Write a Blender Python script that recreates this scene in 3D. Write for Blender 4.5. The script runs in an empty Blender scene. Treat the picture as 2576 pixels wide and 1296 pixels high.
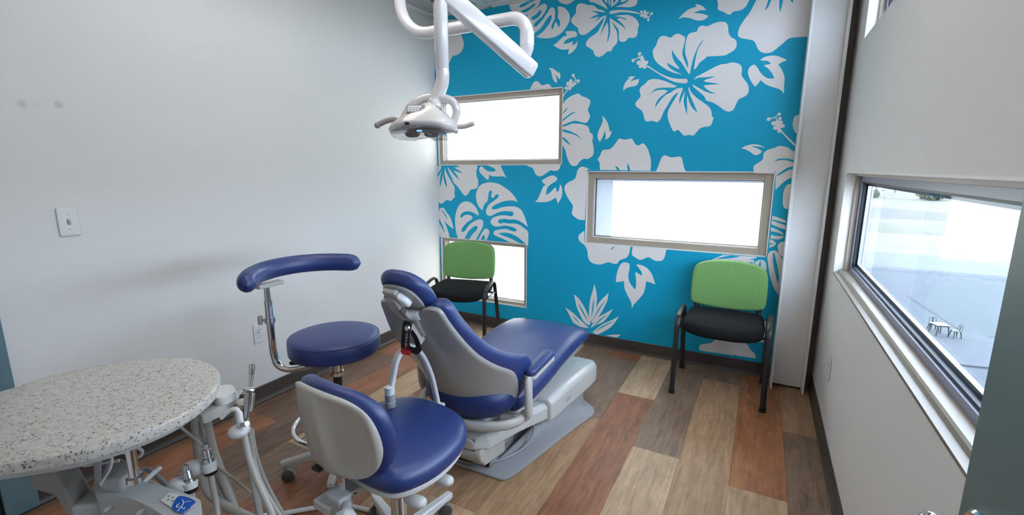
import bpy, math, random
from mathutils import Vector, Matrix
from mathutils.geometry import tessellate_polygon
R = math.radians
pi = math.pi
scene = bpy.context.scene
COL = scene.collection
random.seed(7)

# ------------------------------------------------------------------ camera, world, sun, exposure
cam_d = bpy.data.cameras.new('camera')
cam_d.sensor_width = 36.0
cam_d.lens = 1167.7 / 2576 * 36
cam_d.clip_start = 0.02
cam_d.clip_end = 900
cam = bpy.data.objects.new('camera', cam_d)
COL.objects.link(cam)
_yaw, _pit = 0.49272, 0.18854
_fw = Vector((-math.sin(_yaw) * math.cos(_pit), math.cos(_yaw) * math.cos(_pit), -math.sin(_pit)))
_rt = Vector((math.cos(_yaw), math.sin(_yaw), 0))
_up = _rt.cross(_fw)
cam.matrix_world = Matrix(((_rt.x, _up.x, -_fw.x, 2.547), (_rt.y, _up.y, -_fw.y, -3.358), (_rt.z, _up.z, -_fw.z, 1.37), (0, 0, 0, 1)))
scene.camera = cam

SKY = 30.0
ADDED_LAMP = 4.2
world = bpy.data.worlds.new('sky')
scene.world = world
world.use_nodes = True
_bg = world.node_tree.nodes['Background']
_bg.inputs[0].default_value = (0.93, 0.965, 1.0, 1)
_bg.inputs[1].default_value = SKY

sun_d = bpy.data.lights.new('sun', 'SUN')
sun_d.energy = 150.0
sun_d.angle = R(0.6)
sun_d.color = (1.0, 0.95, 0.86)
sun = bpy.data.objects.new('sun', sun_d)
COL.objects.link(sun)
_sd = Vector((0.42 * math.cos(R(20)), 0.91 * math.cos(R(20)), -math.sin(R(20))))
sun.rotation_euler = _sd.to_track_quat('-Z', 'Y').to_euler()
sun.location = (-10, -20, 30)

vs = scene.view_settings
scene.display_settings.display_device = 'sRGB'
vs.view_transform = 'Standard'
vs.look = 'None'
vs.exposure = -0.14
vs.gamma = 1.0
vs.use_curve_mapping = False

# ------------------------------------------------------------------ materials
MATS = {}
def mat(name, col, rough=0.5, metal=0.0, spec=0.5, coat=0.0, noise=None, bump=None, vcol=None, emit=0, trans=0, sheen=0):
    """noise=(scale, amount, stretch xyz)  bump=(scale, strength, stretch)"""
    m = bpy.data.materials.new(name)
    m.use_nodes = True
    nt = m.node_tree
    b = nt.nodes['Principled BSDF']
    b.inputs['Base Color'].default_value = (*col, 1)
    b.inputs['Roughness'].default_value = rough
    b.inputs['Metallic'].default_value = metal
    b.inputs['Specular IOR Level'].default_value = spec
    b.inputs['Coat Weight'].default_value = coat
    b.inputs['Coat Roughness'].default_value = 0.12
    if sheen:
        b.inputs['Sheen Weight'].default_value = sheen
    if emit:
        b.inputs['Emission Color'].default_value = (*col, 1)
        b.inputs['Emission Strength'].default_value = emit
    def coords(stretch):
        tc = nt.nodes.new('ShaderNodeTexCoord')
        mp = nt.nodes.new('ShaderNodeMapping')
        mp.inputs['Scale'].default_value = stretch
        nt.links.new(tc.outputs['Object'], mp.inputs['Vector'])
        return mp.outputs['Vector']
    if noise:
        sc, amt = noise[0], noise[1]
        st = noise[2] if len(noise) > 2 else (1, 1, 1)
        n = nt.nodes.new('ShaderNodeTexNoise')
        n.inputs['Scale'].default_value = sc
        n.inputs['Detail'].default_value = 4
        nt.links.new(coords(st), n.inputs['Vector'])
        r = nt.nodes.new('ShaderNodeValToRGB')
        r.color_ramp.elements[0].position = 0.3
        r.color_ramp.elements[1].position = 0.7
        r.color_ramp.elements[0].color = (*[max(0, c * (1 - amt)) for c in col], 1)
        r.color_ramp.elements[1].color = (*[min(1, c * (1 + amt)) for c in col], 1)
        nt.links.new(n.outputs['Fac'], r.inputs['Fac'])
        nt.links.new(r.outputs['Color'], b.inputs['Base Color'])
    if bump:
        n = nt.nodes.new('ShaderNodeTexNoise')
        n.inputs['Scale'].default_value = bump[0]
        n.inputs['Detail'].default_value = 3
        nt.links.new(coords(bump[2] if len(bump) > 2 else (1, 1, 1)), n.inputs['Vector'])
        bp = nt.nodes.new('ShaderNodeBump')
        bp.inputs['Strength'].default_value = bump[1]
        bp.inputs['Distance'].default_value = 0.002
        nt.links.new(n.outputs['Fac'], bp.inputs['Height'])
        nt.links.new(bp.outputs['Normal'], b.inputs['Normal'])
    MATS[name] = m
    return m

mat('wall_paint', (0.77, 0.752, 0.725), 0.6, spec=0.3, noise=(1.3, 0.02), bump=(160, 0.08))
mat('mural_blue', (0.002, 0.37, 0.59), 0.5, spec=0.3, noise=(1.2, 0.03))
mat('mural_white', (0.87, 0.84, 0.82), 0.5, spec=0.3)
mat('frame_taupe', (0.42, 0.355, 0.29), 0.4)
mat('frame_cool', (0.20, 0.21, 0.29), 0.35)
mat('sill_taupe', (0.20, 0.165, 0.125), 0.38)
mat('spacer', (0.42, 0.44, 0.47), 0.3, metal=0.6)
mat('gasket', (0.012, 0.013, 0.018), 0.5)
mat('white_edge', (0.84, 0.82, 0.79), 0.45)
mat('baseboard_vinyl', (0.060, 0.047, 0.040), 0.42, noise=(6, 0.12))
mat('column_paint', (0.78, 0.77, 0.75), 0.4, noise=(5, 0.03), bump=(60, 0.12))
mat('bronze_dark', (0.24, 0.215, 0.19), 0.4)
mat('ceiling_tile', (0.72, 0.72, 0.69), 0.8, bump=(220, 0.4))
mat('grid_white', (0.75, 0.76, 0.74), 0.5)
mat('vinyl_blue', (0.014, 0.036, 0.165), 0.40, spec=0.75, bump=(420, 0.06))
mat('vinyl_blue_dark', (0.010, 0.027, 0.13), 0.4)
mat('shell_grey', (0.35, 0.34, 0.32), 0.25, spec=0.5, coat=0.3)
mat('shell_beige', (0.56, 0.525, 0.47), 0.45)
mat('base_light', (0.60, 0.60, 0.575), 0.28, coat=0.3)
mat('plate_grey', (0.34, 0.34, 0.345), 0.38, noise=(900, 0.10))
mat('part_grey', (0.50, 0.48, 0.44), 0.4)
mat('plastic_white', (0.72, 0.71, 0.70), 0.3, coat=0.2)
mat('lamp_white', (0.74, 0.70, 0.685), 0.16, coat=0.6)
mat('lamp_arm_white', (0.76, 0.75, 0.77), 0.22, coat=0.4)
mat('handle_grey', (0.33, 0.30, 0.29), 0.45)
mat('chrome', (0.80, 0.80, 0.81), 0.09, metal=1.0)
mat('steel', (0.55, 0.55, 0.56), 0.26, metal=1.0)
mat('black_plastic', (0.012, 0.012, 0.013), 0.4)
mat('black_metal', (0.018, 0.018, 0.020), 0.35)
mat('wheel_dark', (0.06, 0.055, 0.05), 0.45)
mat('caster_grey', (0.30, 0.29, 0.27), 0.45)
mat('hose_white', (0.72, 0.72, 0.73), 0.38)
mat('hose_beige', (0.47, 0.45, 0.41), 0.42)
mat('hose_grey', (0.33, 0.33, 0.34), 0.45)
mat('unit_grey', (0.48, 0.49, 0.49), 0.38)
mat('unit_dark', (0.28, 0.265, 0.245), 0.42)
mat('cable_violet', (0.16, 0.13, 0.18), 0.5)
mat('label_blue', (0.012, 0.09, 0.42), 0.3)
mat('print_white', (0.80, 0.80, 0.80), 0.4)
mat('print_grey', (0.25, 0.25, 0.26), 0.4)
mat('print_blue', (0.16, 0.20, 0.36), 0.4)
mat('red', (0.55, 0.012, 0.02), 0.45)
mat('strap_black', (0.009, 0.009, 0.010), 0.75, bump=(300, 0.3))
mat('plate_white', (0.74, 0.73, 0.72), 0.3)
mat('slot_dark', (0.10, 0.10, 0.10), 0.5)
mat('door_green', (0.125, 0.175, 0.175), 0.42, noise=(3, 0.05))
mat('teal', (0.12, 0.205, 0.245), 0.42, noise=(3, 0.05))
mat('teal_dark', (0.012, 0.03, 0.042), 0.5)
mat('added_lamp_diffuser', (1.0, 0.95, 0.88), 0.5, emit=ADDED_LAMP)
mat('blue_led', (0.25, 0.5, 1.0), 0.4, emit=0.8)
mat('vent_metal', (0.42, 0.42, 0.41), 0.5)
mat('duct_grey', (0.16, 0.16, 0.16), 0.7)
mat('black_fabric', (0.010, 0.010, 0.011), 0.95, spec=0.2, noise=(500, 0.4), bump=(700, 0.5))
mat('concrete', (0.030, 0.036, 0.043), 0.85, noise=(0.6, 0.10))
mat('concrete_pad', (0.038, 0.043, 0.049), 0.85, noise=(1.5, 0.10))
mat('road', (0.052, 0.050, 0.048), 0.9, noise=(0.2, 0.08))
mat('asphalt', (0.022, 0.022, 0.024), 0.9, noise=(0.3, 0.12))
mat('lawn', (0.034, 0.035, 0.018), 0.95, noise=(0.15, 0.25))
mat('lawn_pale', (0.046, 0.043, 0.030), 0.95, noise=(0.1, 0.15))
mat('shrub_leaf', (0.018, 0.024, 0.009), 0.9, noise=(3, 0.4))
mat('bark', (0.02, 0.015, 0.013), 0.9)
mat('outdoor_metal', (0.012, 0.016, 0.016), 0.4, metal=0.3)
mat('table_pale', (0.07, 0.08, 0.085), 0.45)
mat('facade', (0.09, 0.088, 0.085), 0.8, noise=(0.5, 0.05))
mat('car_paint', (0.10, 0.11, 0.13), 0.3)
mat('far_roof', (0.20, 0.15, 0.14), 0.8)

def nodes_of(name):
    m = bpy.data.materials.new(name)
    m.use_nodes = True
    MATS[name] = m
    return m, m.node_tree, m.node_tree.nodes, m.node_tree.links

def make_glass(name, tint, f0=0.04, f1=0.75):
    m, nt, N, L = nodes_of(name)
    N.remove(N['Principled BSDF'])
    out = N['Material Output']
    t = N.new('ShaderNodeBsdfTransparent'); t.inputs[0].default_value = (*tint, 1)
    g = N.new('ShaderNodeBsdfGlossy'); g.inputs['Roughness'].default_value = 0.0
    f = N.new('ShaderNodeLayerWeight'); f.inputs['Blend'].default_value = 0.5
    p = N.new('ShaderNodeMath'); p.operation = 'POWER'; p.inputs[1].default_value = 5.0
    L.new(f.outputs['Facing'], p.inputs[0])
    mr = N.new('ShaderNodeMapRange'); mr.inputs['To Min'].default_value = f0; mr.inputs['To Max'].default_value = f1
    L.new(p.outputs[0], mr.inputs['Value'])
    mx = N.new('ShaderNodeMixShader')
    L.new(mr.outputs[0], mx.inputs[0]); L.new(t.outputs[0], mx.inputs[1]); L.new(g.outputs[0], mx.inputs[2])
    L.new(mx.outputs[0], out.inputs[0])
def make_film():
    m, nt, N, L = nodes_of('frosted_film')
    N.remove(N['Principled BSDF'])
    t = N.new('ShaderNodeBsdfTranslucent'); t.inputs[0].default_value = (0.95, 0.94, 0.92, 1)
    d = N.new('ShaderNodeBsdfDiffuse'); d.inputs[0].default_value = (0.85, 0.86, 0.87, 1)
    mx = N.new('ShaderNodeMixShader'); mx.inputs[0].default_value = 0.15
    L.new(t.outputs[0], mx.inputs[1]); L.new(d.outputs[0], mx.inputs[2]); L.new(mx.outputs[0], N['Material Output'].inputs[0])
make_film()
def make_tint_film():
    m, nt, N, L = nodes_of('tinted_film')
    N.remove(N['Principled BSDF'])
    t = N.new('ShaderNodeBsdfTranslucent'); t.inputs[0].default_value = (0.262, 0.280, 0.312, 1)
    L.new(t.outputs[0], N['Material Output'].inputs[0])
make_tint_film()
make_glass('glass', (0.95, 0.98, 0.99))
make_glass('glass_tinted', (0.55, 0.60, 0.66), 0.035, 0.50)
make_glass('lens_clear', (0.86, 0.87, 0.87))

# wall paint with the patched round marks of the left wall
def spotted_wall():
    m, nt, N, L = nodes_of('wall_paint_marked')
    b = N['Principled BSDF']
    b.inputs['Roughness'].default_value = 0.6
    b.inputs['Specular IOR Level'].default_value = 0.3
    geo = N.new('ShaderNodeNewGeometry')
    cur = None
    for p, r, a in MARKS:
        d = N.new('ShaderNodeVectorMath'); d.operation = 'DISTANCE'
        d.inputs[1].default_value = p
        L.new(geo.outputs['Position'], d.inputs[0])
        mr = N.new('ShaderNodeMapRange'); mr.interpolation_type = 'SMOOTHSTEP'
        mr.inputs['From Min'].default_value = r * 0.25; mr.inputs['From Max'].default_value = r
        mr.inputs['To Min'].default_value = 1 - a; mr.inputs['To Max'].default_value = 1
        L.new(d.outputs['Value'], mr.inputs['Value'])
        if cur is None:
            cur = mr.outputs[0]
        else:
            mu = N.new('ShaderNodeMath'); mu.operation = 'MULTIPLY'
            L.new(cur, mu.inputs[0]); L.new(mr.outputs[0], mu.inputs[1]); cur = mu.outputs[0]
    vm = N.new('ShaderNodeVectorMath'); vm.operation = 'SCALE'
    vm.inputs[0].default_value = (0.77, 0.752, 0.725)
    L.new(cur, vm.inputs['Scale'])
    L.new(vm.outputs[0], b.inputs['Base Color'])
MARKS = [((0.000, -2.606, 1.616), 0.022, 0.22), ((0.000, -2.498, 1.626), 0.022, 0.22), ((0.000, -2.565, 1.612), 0.02, 0.06), ((0.000, -1.721, 1.986), 0.03, 0.03), ((0.000, -1.296, 2.233), 0.05, 0.03)]
spotted_wall()

# woven green upholstery
def fabric_green():
    m, nt, N, L = nodes_of('green_fabric')
    b = N['Principled BSDF']
    b.inputs['Roughness'].default_value = 0.9
    b.inputs['Sheen Weight'].default_value = 0.2
    tc = N.new('ShaderNodeTexCoord')
    outs = []
    for st in ((60, 60, 900), (900, 900, 60)):
        mp = N.new('ShaderNodeMapping'); mp.inputs['Scale'].default_value = st
        L.new(tc.outputs['Object'], mp.inputs['Vector'])
        n = N.new('ShaderNodeTexNoise'); n.inputs['Scale'].default_value = 1.0; n.inputs['Detail'].default_value = 2
        L.new(mp.outputs[0], n.inputs['Vector'])
        outs.append(n.outputs['Fac'])
    ad = N.new('ShaderNodeMath'); ad.operation = 'ADD'
    L.new(outs[0], ad.inputs[0]); L.new(outs[1], ad.inputs[1])
    r = N.new('ShaderNodeValToRGB')
    r.color_ramp.elements[0].position = 0.36; r.color_ramp.elements[1].position = 0.72
    r.color_ramp.elements[0].color = (0.12, 0.28, 0.075, 1)
    r.color_ramp.elements[1].color = (0.25, 0.47, 0.155, 1)
    hf = N.new('ShaderNodeMath'); hf.operation = 'MULTIPLY'; hf.inputs[1].default_value = 0.5
    L.new(ad.outputs[0], hf.inputs[0]); L.new(hf.outputs[0], r.inputs['Fac'])
    L.new(r.outputs['Color'], b.inputs['Base Color'])
fabric_green()

# speckled quartz top
def quartz():
    m, nt, N, L = nodes_of('quartz')
    b = N['Principled BSDF']
    b.inputs['Roughness'].default_value = 0.3
    tc = N.new('ShaderNodeTexCoord')
    base = None
    mixc = N.new('ShaderNodeMix'); mixc.data_type = 'RGBA'
    n = N.new('ShaderNodeTexNoise'); n.inputs['Scale'].default_value = 60; n.inputs['Detail'].default_value = 5
    wn = N.new('ShaderNodeTexNoise'); wn.inputs['Scale'].default_value = 140
    L.new(tc.outputs['Object'], wn.inputs['Vector'])
    wm = N.new('ShaderNodeVectorMath'); wm.operation = 'MULTIPLY_ADD'; wm.inputs[1].default_value = (0.010, 0.010, 0.010)
    L.new(wn.outputs['Color'], wm.inputs[0]); L.new(tc.outputs['Object'], wm.inputs[2])
    L.new(tc.outputs['Object'], n.inputs['Vector'])
    r0 = N.new('ShaderNodeValToRGB')
    r0.color_ramp.elements[0].position = 0.35; r0.color_ramp.elements[1].position = 0.65
    r0.color_ramp.elements[0].color = (0.53, 0.485, 0.43, 1); r0.color_ramp.elements[1].color = (0.66, 0.615, 0.555, 1)
    L.new(n.outputs['Fac'], r0.inputs['Fac'])
    prev = r0.outputs['Color']
    for sc, th, colr in ((150, 0.11, (0.13, 0.12, 0.12)), (210, 0.14, (0.24, 0.22, 0.20)), (105, 0.07, (0.07, 0.068, 0.07)), (120, 0.10, (0.70, 0.68, 0.65))):
        v = N.new('ShaderNodeTexVoronoi'); v.inputs['Scale'].default_value = sc
        mp = N.new('ShaderNodeMapping'); mp.inputs['Location'].default_value = (sc * 0.37, sc * 0.11, 0)
        L.new(wm.outputs[0], mp.inputs['Vector']); L.new(mp.outputs[0], v.inputs['Vector'])
        g = N.new('ShaderNodeSeparateColor'); L.new(v.outputs['Color'], g.inputs[0])
        lt = N.new('ShaderNodeMath'); lt.operation = 'LESS_THAN'; lt.inputs[1].default_value = 0.17
        L.new(g.outputs[0], lt.inputs[0])
        l2 = N.new('ShaderNodeMath'); l2.operation = 'LESS_THAN'; l2.inputs[1].default_value = th * 3.2
        L.new(v.outputs['Distance'], l2.inputs[0])
        mu = N.new('ShaderNodeMath'); mu.operation = 'MULTIPLY'
        L.new(lt.outputs[0], mu.inputs[0]); L.new(l2.outputs[0], mu.inputs[1])
        mx = N.new('ShaderNodeMix'); mx.data_type = 'RGBA'
        L.new(mu.outputs[0], mx.inputs['Factor']); L.new(prev, mx.inputs['A']); mx.inputs['B'].default_value = (*colr, 1)
        prev = mx.outputs['Result']
    L.new(prev, b.inputs['Base Color'])
quartz()

# wood look vinyl planks
def plank_mat(name, dark, light):
    m, nt, N, L = nodes_of(name)
    b = N['Principled BSDF']
    b.inputs['Roughness'].default_value = 0.42
    b.inputs['Specular IOR Level'].default_value = 0.4
    tc = N.new('ShaderNodeTexCoord')
    oi = N.new('ShaderNodeObjectInfo')
    sc = N.new('ShaderNodeMath'); sc.operation = 'MULTIPLY'; sc.inputs[1].default_value = 57.0
    L.new(oi.outputs['Random'], sc.inputs[0])
    facs = []
    for st, s, det in (((14, 1.6, 1), 2.2, 6), ((70, 3.0, 1), 1.5, 4), ((6.0, 2.4, 1), 2.6, 5)):
        mp = N.new('ShaderNodeMapping'); mp.inputs['Scale'].default_value = st
        L.new(tc.outputs['Object'], mp.inputs['Vector'])
        n = N.new('ShaderNodeTexNoise'); n.noise_dimensions = '4D'
        n.inputs['Scale'].default_value = s; n.inputs['Detail'].default_value = det; n.inputs['Distortion'].default_value = 1.2
        L.new(mp.outputs[0], n.inputs['Vector']); L.new(sc.outputs[0], n.inputs['W'])
        facs.append(n.outputs['Fac'])
    a1 = N.new('ShaderNodeMath'); a1.operation = 'ADD'; L.new(facs[0], a1.inputs[0]); L.new(facs[1], a1.inputs[1])
    a2 = N.new('ShaderNodeMath'); a2.operation = 'ADD'; L.new(a1.outputs[0], a2.inputs[0]); L.new(facs[2], a2.inputs[1])
    dv = N.new('ShaderNodeMath'); dv.operation = 'DIVIDE'; dv.inputs[1].default_value = 3
    L.new(a2.outputs[0], dv.inputs[0])
    r = N.new('ShaderNodeValToRGB')
    r.color_ramp.elements[0].position = 0.37; r.color_ramp.elements[1].position = 0.60
    r.color_ramp.elements[0].color = (*dark, 1); r.color_ramp.elements[1].color = (*light, 1)
    L.new(dv.outputs[0], r.inputs['Fac'])
    L.new(r.outputs['Color'], b.inputs['Base Color'])
    bp = N.new('ShaderNodeBump'); bp.inputs['Strength'].default_value = 0.12; bp.inputs['Distance'].default_value = 0.001
    L.new(facs[1], bp.inputs['Height']); L.new(bp.outputs[0], b.inputs['Normal'])
plank_mat('plank_tan', (0.244, 0.142, 0.074), (0.473, 0.290, 0.162))
plank_mat('plank_pale', (0.316, 0.206, 0.121), (0.584, 0.396, 0.246))
plank_mat('plank_red', (0.150, 0.060, 0.031), (0.355, 0.149, 0.074))
plank_mat('plank_orange', (0.189, 0.071, 0.031), (0.427, 0.177, 0.074))
plank_mat('plank_grey', (0.134, 0.085, 0.056), (0.292, 0.187, 0.121))
plank_mat('plank_dark', (0.086, 0.052, 0.034), (0.213, 0.128, 0.082))

# ------------------------------------------------------------------ mesh helpers
class MB:
    """collects geometry for one mesh"""
    def __init__(s):
        s.v = []; s.f = []; s.m = []
    def add(s, verts, faces, mi=0):
        o = len(s.v)
        s.v += [tuple(p) for p in verts]
        s.f += [tuple(i + o for i in f) for f in faces]
        s.m += [mi] * len(faces)
        return s
    def box(s, a, b, mi=0):
        x0, y0, z0 = a; x1, y1, z1 = b
        x0, x1 = min(x0, x1), max(x0, x1); y0, y1 = min(y0, y1), max(y0, y1); z0, z1 = min(z0, z1), max(z0, z1)
        v = [(x0, y0, z0), (x1, y0, z0), (x1, y1, z0), (x0, y1, z0), (x0, y0, z1), (x1, y0, z1), (x1, y1, z1), (x0, y1, z1)]
        return s.add(v, [(3, 2, 1, 0), (4, 5, 6, 7), (0, 1, 5, 4), (1, 2, 6, 5), (2, 3, 7, 6), (3, 0, 4, 7)], mi)
    def loft(s, rings, cap0=True, cap1=True, closed=False, mi=0):
        n = len(rings[0]); v = []; f = []
        for r in rings: v += list(r)
        k = len(rings)
        for i in range(k if closed else k - 1):
            a = i * n; b = ((i + 1) % k) * n
            for j in range(n):
                j2 = (j + 1) % n
                f.append((a + j, a + j2, b + j2, b + j))
        if not closed:
            if cap0: f.append(tuple(range(n - 1, -1, -1)))
            if cap1: f.append(tuple((k - 1) * n + j for j in range(n)))
        return s.add(v, f, mi)
    def tube(s, path, r, seg=12, closed=False, mi=0, flat=None, capround=False):
        P = [Vector(p) for p in path]
        n = len(P)
        rr = r if isinstance(r, (list, tuple)) else [r] * n
        T = []
        for i in range(n):
            if closed: t = P[(i + 1) % n] - P[i - 1]
            else: t = P[min(i + 1, n - 1)] - P[max(i - 1, 0)]
            T.append(t.normalized())
        ref = Vector((0, 0, 1)) if abs(T[0].z) < 0.9 else Vector((1, 0, 0))
        if flat: ref = Vector(flat[1])
        u = (ref - T[0] * ref.dot(T[0])).normalized()
        rings = []
        for i in range(n):
            if not flat: u = (u - T[i] * u.dot(T[i])).normalized()
            else:
                rf = Vector(flat[1]); u = (rf - T[i] * rf.dot(T[i])).normalized()
            w = T[i].cross(u)
            k = flat[0] if flat else 1.0
            rings.append([P[i] + (u * math.cos(2 * pi * j / seg) * k + w * math.sin(2 * pi * j / seg)) * rr[i] for j in range(seg)])
        if capround and not closed:
            def dome(ring, c, t, rad):
                out = []
                for a in (0.5, 0.85, 0.98):
                    out.append([c + (p - c) * math.sqrt(max(0, 1 - a * a)) + t * rad * a for p in ring])
                return out
            rings = dome(rings[0], P[0], -T[0], rr[0])[::-1] + rings + dome(rings[-1], P[-1], T[-1], rr[-1])
        return s.loft(rings, closed=closed, mi=mi)
    def cyl(s, a, b, r, seg=20, r2=None, mi=0):
        return s.tube([a, b], [r, r if r2 is None else r2], seg, mi=mi)
    def lathe(s, prof, c=(0, 0, 0), seg=32, mi=0, ax=None):
        rings = []
        for r, z in prof:
            ring = []
            for j in range(seg):
                a = 2 * pi * j / seg
                p = Vector((r * math.cos(a), r * math.sin(a), z))
                if ax: p = ax @ p
                ring.append(p + Vector(c))
            rings.append(ring)
        return s.loft(rings, mi=mi)
    def sphere(s, c, rad, seg=16, rings=10, mi=0, rot=None):
        if not isinstance(rad, (list, tuple)): rad = (rad,) * 3
        R_ = []
        for i in range(1, rings):
            a = pi * i / rings
            ring = []
            for j in range(seg):
                p = Vector((rad[0] * math.sin(a) * math.cos(2 * pi * j / seg), rad[1] * math.sin(a) * math.sin(2 * pi * j / seg), -rad[2] * math.cos(a)))
                if rot: p = rot @ p
                ring.append(p + Vector(c))
            R_.append(ring)
        return s.loft(R_, mi=mi)
    def prism(s, poly, f0, f1, mi=0):
        """poly: 2D outline; f0,f1: map (u,v)->xyz of the two ends; concave caps allowed"""
        n = len(poly)
        v = [f0(*p) for p in poly] + [f1(*p) for p in poly]
        tris = tessellate_polygon([[Vector((p[0], p[1], 0)) for p in poly]])
        f = [tuple(reversed(t)) for t in tris] + [tuple(i + n for i in t) for t in tris]
        f += [(i, (i + 1) % n, (i + 1) % n + n, i + n) for i in range(n)]
        return s.add(v, f, mi)
    def pad(s, outline, h, r, f=None, dt=0.0, db=0.0, seg=4, rings=4, rb=None, mi=0):
        """cushion: outline (u,v) ccw, thickness h along w, rounded edges r, domes dt/db"""
        f = f or (lambda u, v, w: (u, v, w))
        rb = r if rb is None else rb
        n = len(outline)
        O = [Vector((p[0], p[1])) for p in outline]
        area = sum(O[i].x * O[(i + 1) % n].y - O[(i + 1) % n].x * O[i].y for i in range(n))
        if area < 0: O.reverse()
        Nn = []
        for i in range(n):
            t = (O[(i + 1) % n] - O[i - 1]).normalized()
            Nn.append(Vector((-t.y, t.x)))
        cen = sum(O, Vector((0, 0))) / n
        def ins(d): return [O[i] + Nn[i] * d for i in range(n)]
        lay = []
        inb = ins(rb)
        for k in range(1, rings + 1):
            q = k / (rings + 0.0)
            lay.append(([cen + (p - cen) * q for p in inb], -db * (1 - q * q), q))
        rows = [(ring, w) for ring, w, q in lay[:-1]]
        for k in range(seg + 1):
            a = pi / 2 * k / seg
            rows.append((ins(rb * (1 - math.sin(a))), rb * (1 - math.cos(a))))
        for k in range(seg + 1):
            a = pi / 2 * k / seg
            rows.append((ins(r * (1 - math.cos(a))), h - r + r * math.sin(a)))
        inn = ins(r)
        for k in range(rings - 1, 0, -1):
            q = k / rings
            rows.append(([cen + (p - cen) * q for p in inn], h + dt * (1 - q * q)))
        R_ = [[f(p.x, p.y, w) for p in ring] for ring, w in rows]
        o = len(s.v)
        s.loft(R_, cap0=False, cap1=False, mi=mi)
        nb = len(s.v)
        s.v.append(tuple(f(cen.x, cen.y, -db))); s.v.append(tuple(f(cen.x, cen.y, h + dt)))
        last = o + (len(R_) - 1) * n
        for j in range(n):
            s.f.append((o + (j + 1) % n, o + j, nb)); s.m.append(mi)
            s.f.append((last + j, last + (j + 1) % n, nb + 1)); s.m.append(mi)
        return s

def sup(a, b, n=2.0, N=48, cx=0, cy=0):
    out = []
    for i in range(N):
        t = 2 * pi * i / N
        c, s_ = math.cos(t), math.sin(t)
        out.append((cx + a * math.copysign(abs(c) ** (2 / n), c), cy + b * math.copysign(abs(s_) ** (2 / n), s_)))
    return out
def rrect(w, h, r, seg=6, cx=0, cy=0):
    out = []
    for (sx, sy, a0) in ((1, 1, 0), (-1, 1, 90), (-1, -1, 180), (1, -1, 270)):
        for k in range(seg + 1):
            a = R(a0 + 90 * k / seg)
            out.append((cx + sx * (w / 2 - r) + r * math.cos(a), cy + sy * (h / 2 - r) + r * math.sin(a)))
    return out
def spl(pts, k=6, closed=False):
    P = [Vector(p) for p in pts]; n = len(P); out = []
    m = n if closed else n - 1
    for i in range(m):
        if closed: p0, p1, p2, p3 = P[i - 1], P[i], P[(i + 1) % n], P[(i + 2) % n]
        else: p0, p1, p2, p3 = P[max(i - 1, 0)], P[i], P[i + 1], P[min(i + 2, n - 1)]
        for j in range(k):
            t = j / k
            out.append(0.5 * ((2 * p1) + (p2 - p0) * t + (2 * p0 - 5 * p1 + 4 * p2 - p3) * t * t + (3 * p1 - p0 - 3 * p2 + p3) * t ** 3))
    if not closed: out.append(P[-1])
    return out
def corner_poly(s, k=4):
    """outline text 'x,z x,z! ...' in mm; ! marks a sharp corner; smooth elsewhere"""
    pts = []; cor = []
    for t in s.split():
        c = t.endswith('!'); a = t.rstrip('!').split(',')
        pts.append(Vector((float(a[0]) / 1000, float(a[1]) / 1000))); cor.append(c)
    n = len(pts); out = []
    for i in range(n):
        p1, p2 = pts[i], pts[(i + 1) % n]
        p0 = pts[i - 1] if not cor[i] else p1 - (p2 - p1) * 0.5
        p3 = pts[(i + 2) % n] if not cor[(i + 1) % n] else p2 + (p2 - p1) * 0.5
        if cor[i] and cor[(i + 1) % n]:
            out.append(p1); continue
        for j in range(k):
            t = j / k
            out.append(0.5 * ((2 * p1) + (p2 - p0) * t + (2 * p0 - 5 * p1 + 4 * p2 - p3) * t * t + (3 * p1 - p0 - 3 * p2 + p3) * t ** 3))
    return out
def clip(poly, x0, x1, z0, z1):
    def cut(P, inside, inter):
        o = []
        for i in range(len(P)):
            a, b = P[i - 1], P[i]
            if inside(b):
                if not inside(a): o.append(inter(a, b))
                o.append(b)
            elif inside(a): o.append(inter(a, b))
        return o
    def at(ax, v): return lambda a, b: a + (b - a) * ((v - a[ax]) / (b[ax] - a[ax]))
    for ins_, it in ((lambda p: p[0] >= x0, at(0, x0)), (lambda p: p[0] <= x1, at(0, x1)), (lambda p: p[1] >= z0, at(1, z0)), (lambda p: p[1] <= z1, at(1, z1))):
        if poly: poly = cut(poly, ins_, it)
    return poly

def world_off(o):
    v = Vector((0, 0, 0))
    while o: v += o.location; o = o.parent
    return v
def obj(name, mb, material, parent=None, at=None, local=False, bevel=0, sub=0, flat=False, ang=40, kind=None, label=None):
    """one mesh object. Coordinates are world unless local; origin is put at `at` (or the parent's origin)"""
    me = bpy.data.meshes.new(name)
    if local: off = Vector((0, 0, 0))
    else: off = world_off(parent) if parent else Vector(at or (0, 0, 0))
    me.from_pydata([tuple(Vector(p) - off) for p in mb.v], [], mb.f)
    ml = material if isinstance(material, (list, tuple)) else [material]
    for m in ml: me.materials.append(MATS[m])
    if len(ml) > 1:
        me.polygons.foreach_set('material_index', mb.m)
    me.update()
    if not flat:
        me.polygons.foreach_set('use_smooth', [True] * len(me.polygons))
        me.set_sharp_from_angle(angle=R(ang))
    o = bpy.data.objects.new(name, me)
    COL.objects.link(o)
    if parent: o.parent = parent
    elif at and not local: o.location = at
    if bevel:
        b = o.modifiers.new('bevel', 'BEVEL'); b.width = bevel; b.segments = 3; b.limit_method = 'ANGLE'; b.angle_limit = R(35)
        b.harden_normals = False
    if sub:
        b = o.modifiers.new('sub', 'SUBSURF'); b.levels = sub; b.render_levels = sub
    if kind: o['kind'] = kind
    if label: o['label'] = label
    return o
def tag(o, label, cat, group=None):
    o['label'] = label; o['category'] = cat
    if group: o['group'] = group
    return o
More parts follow.
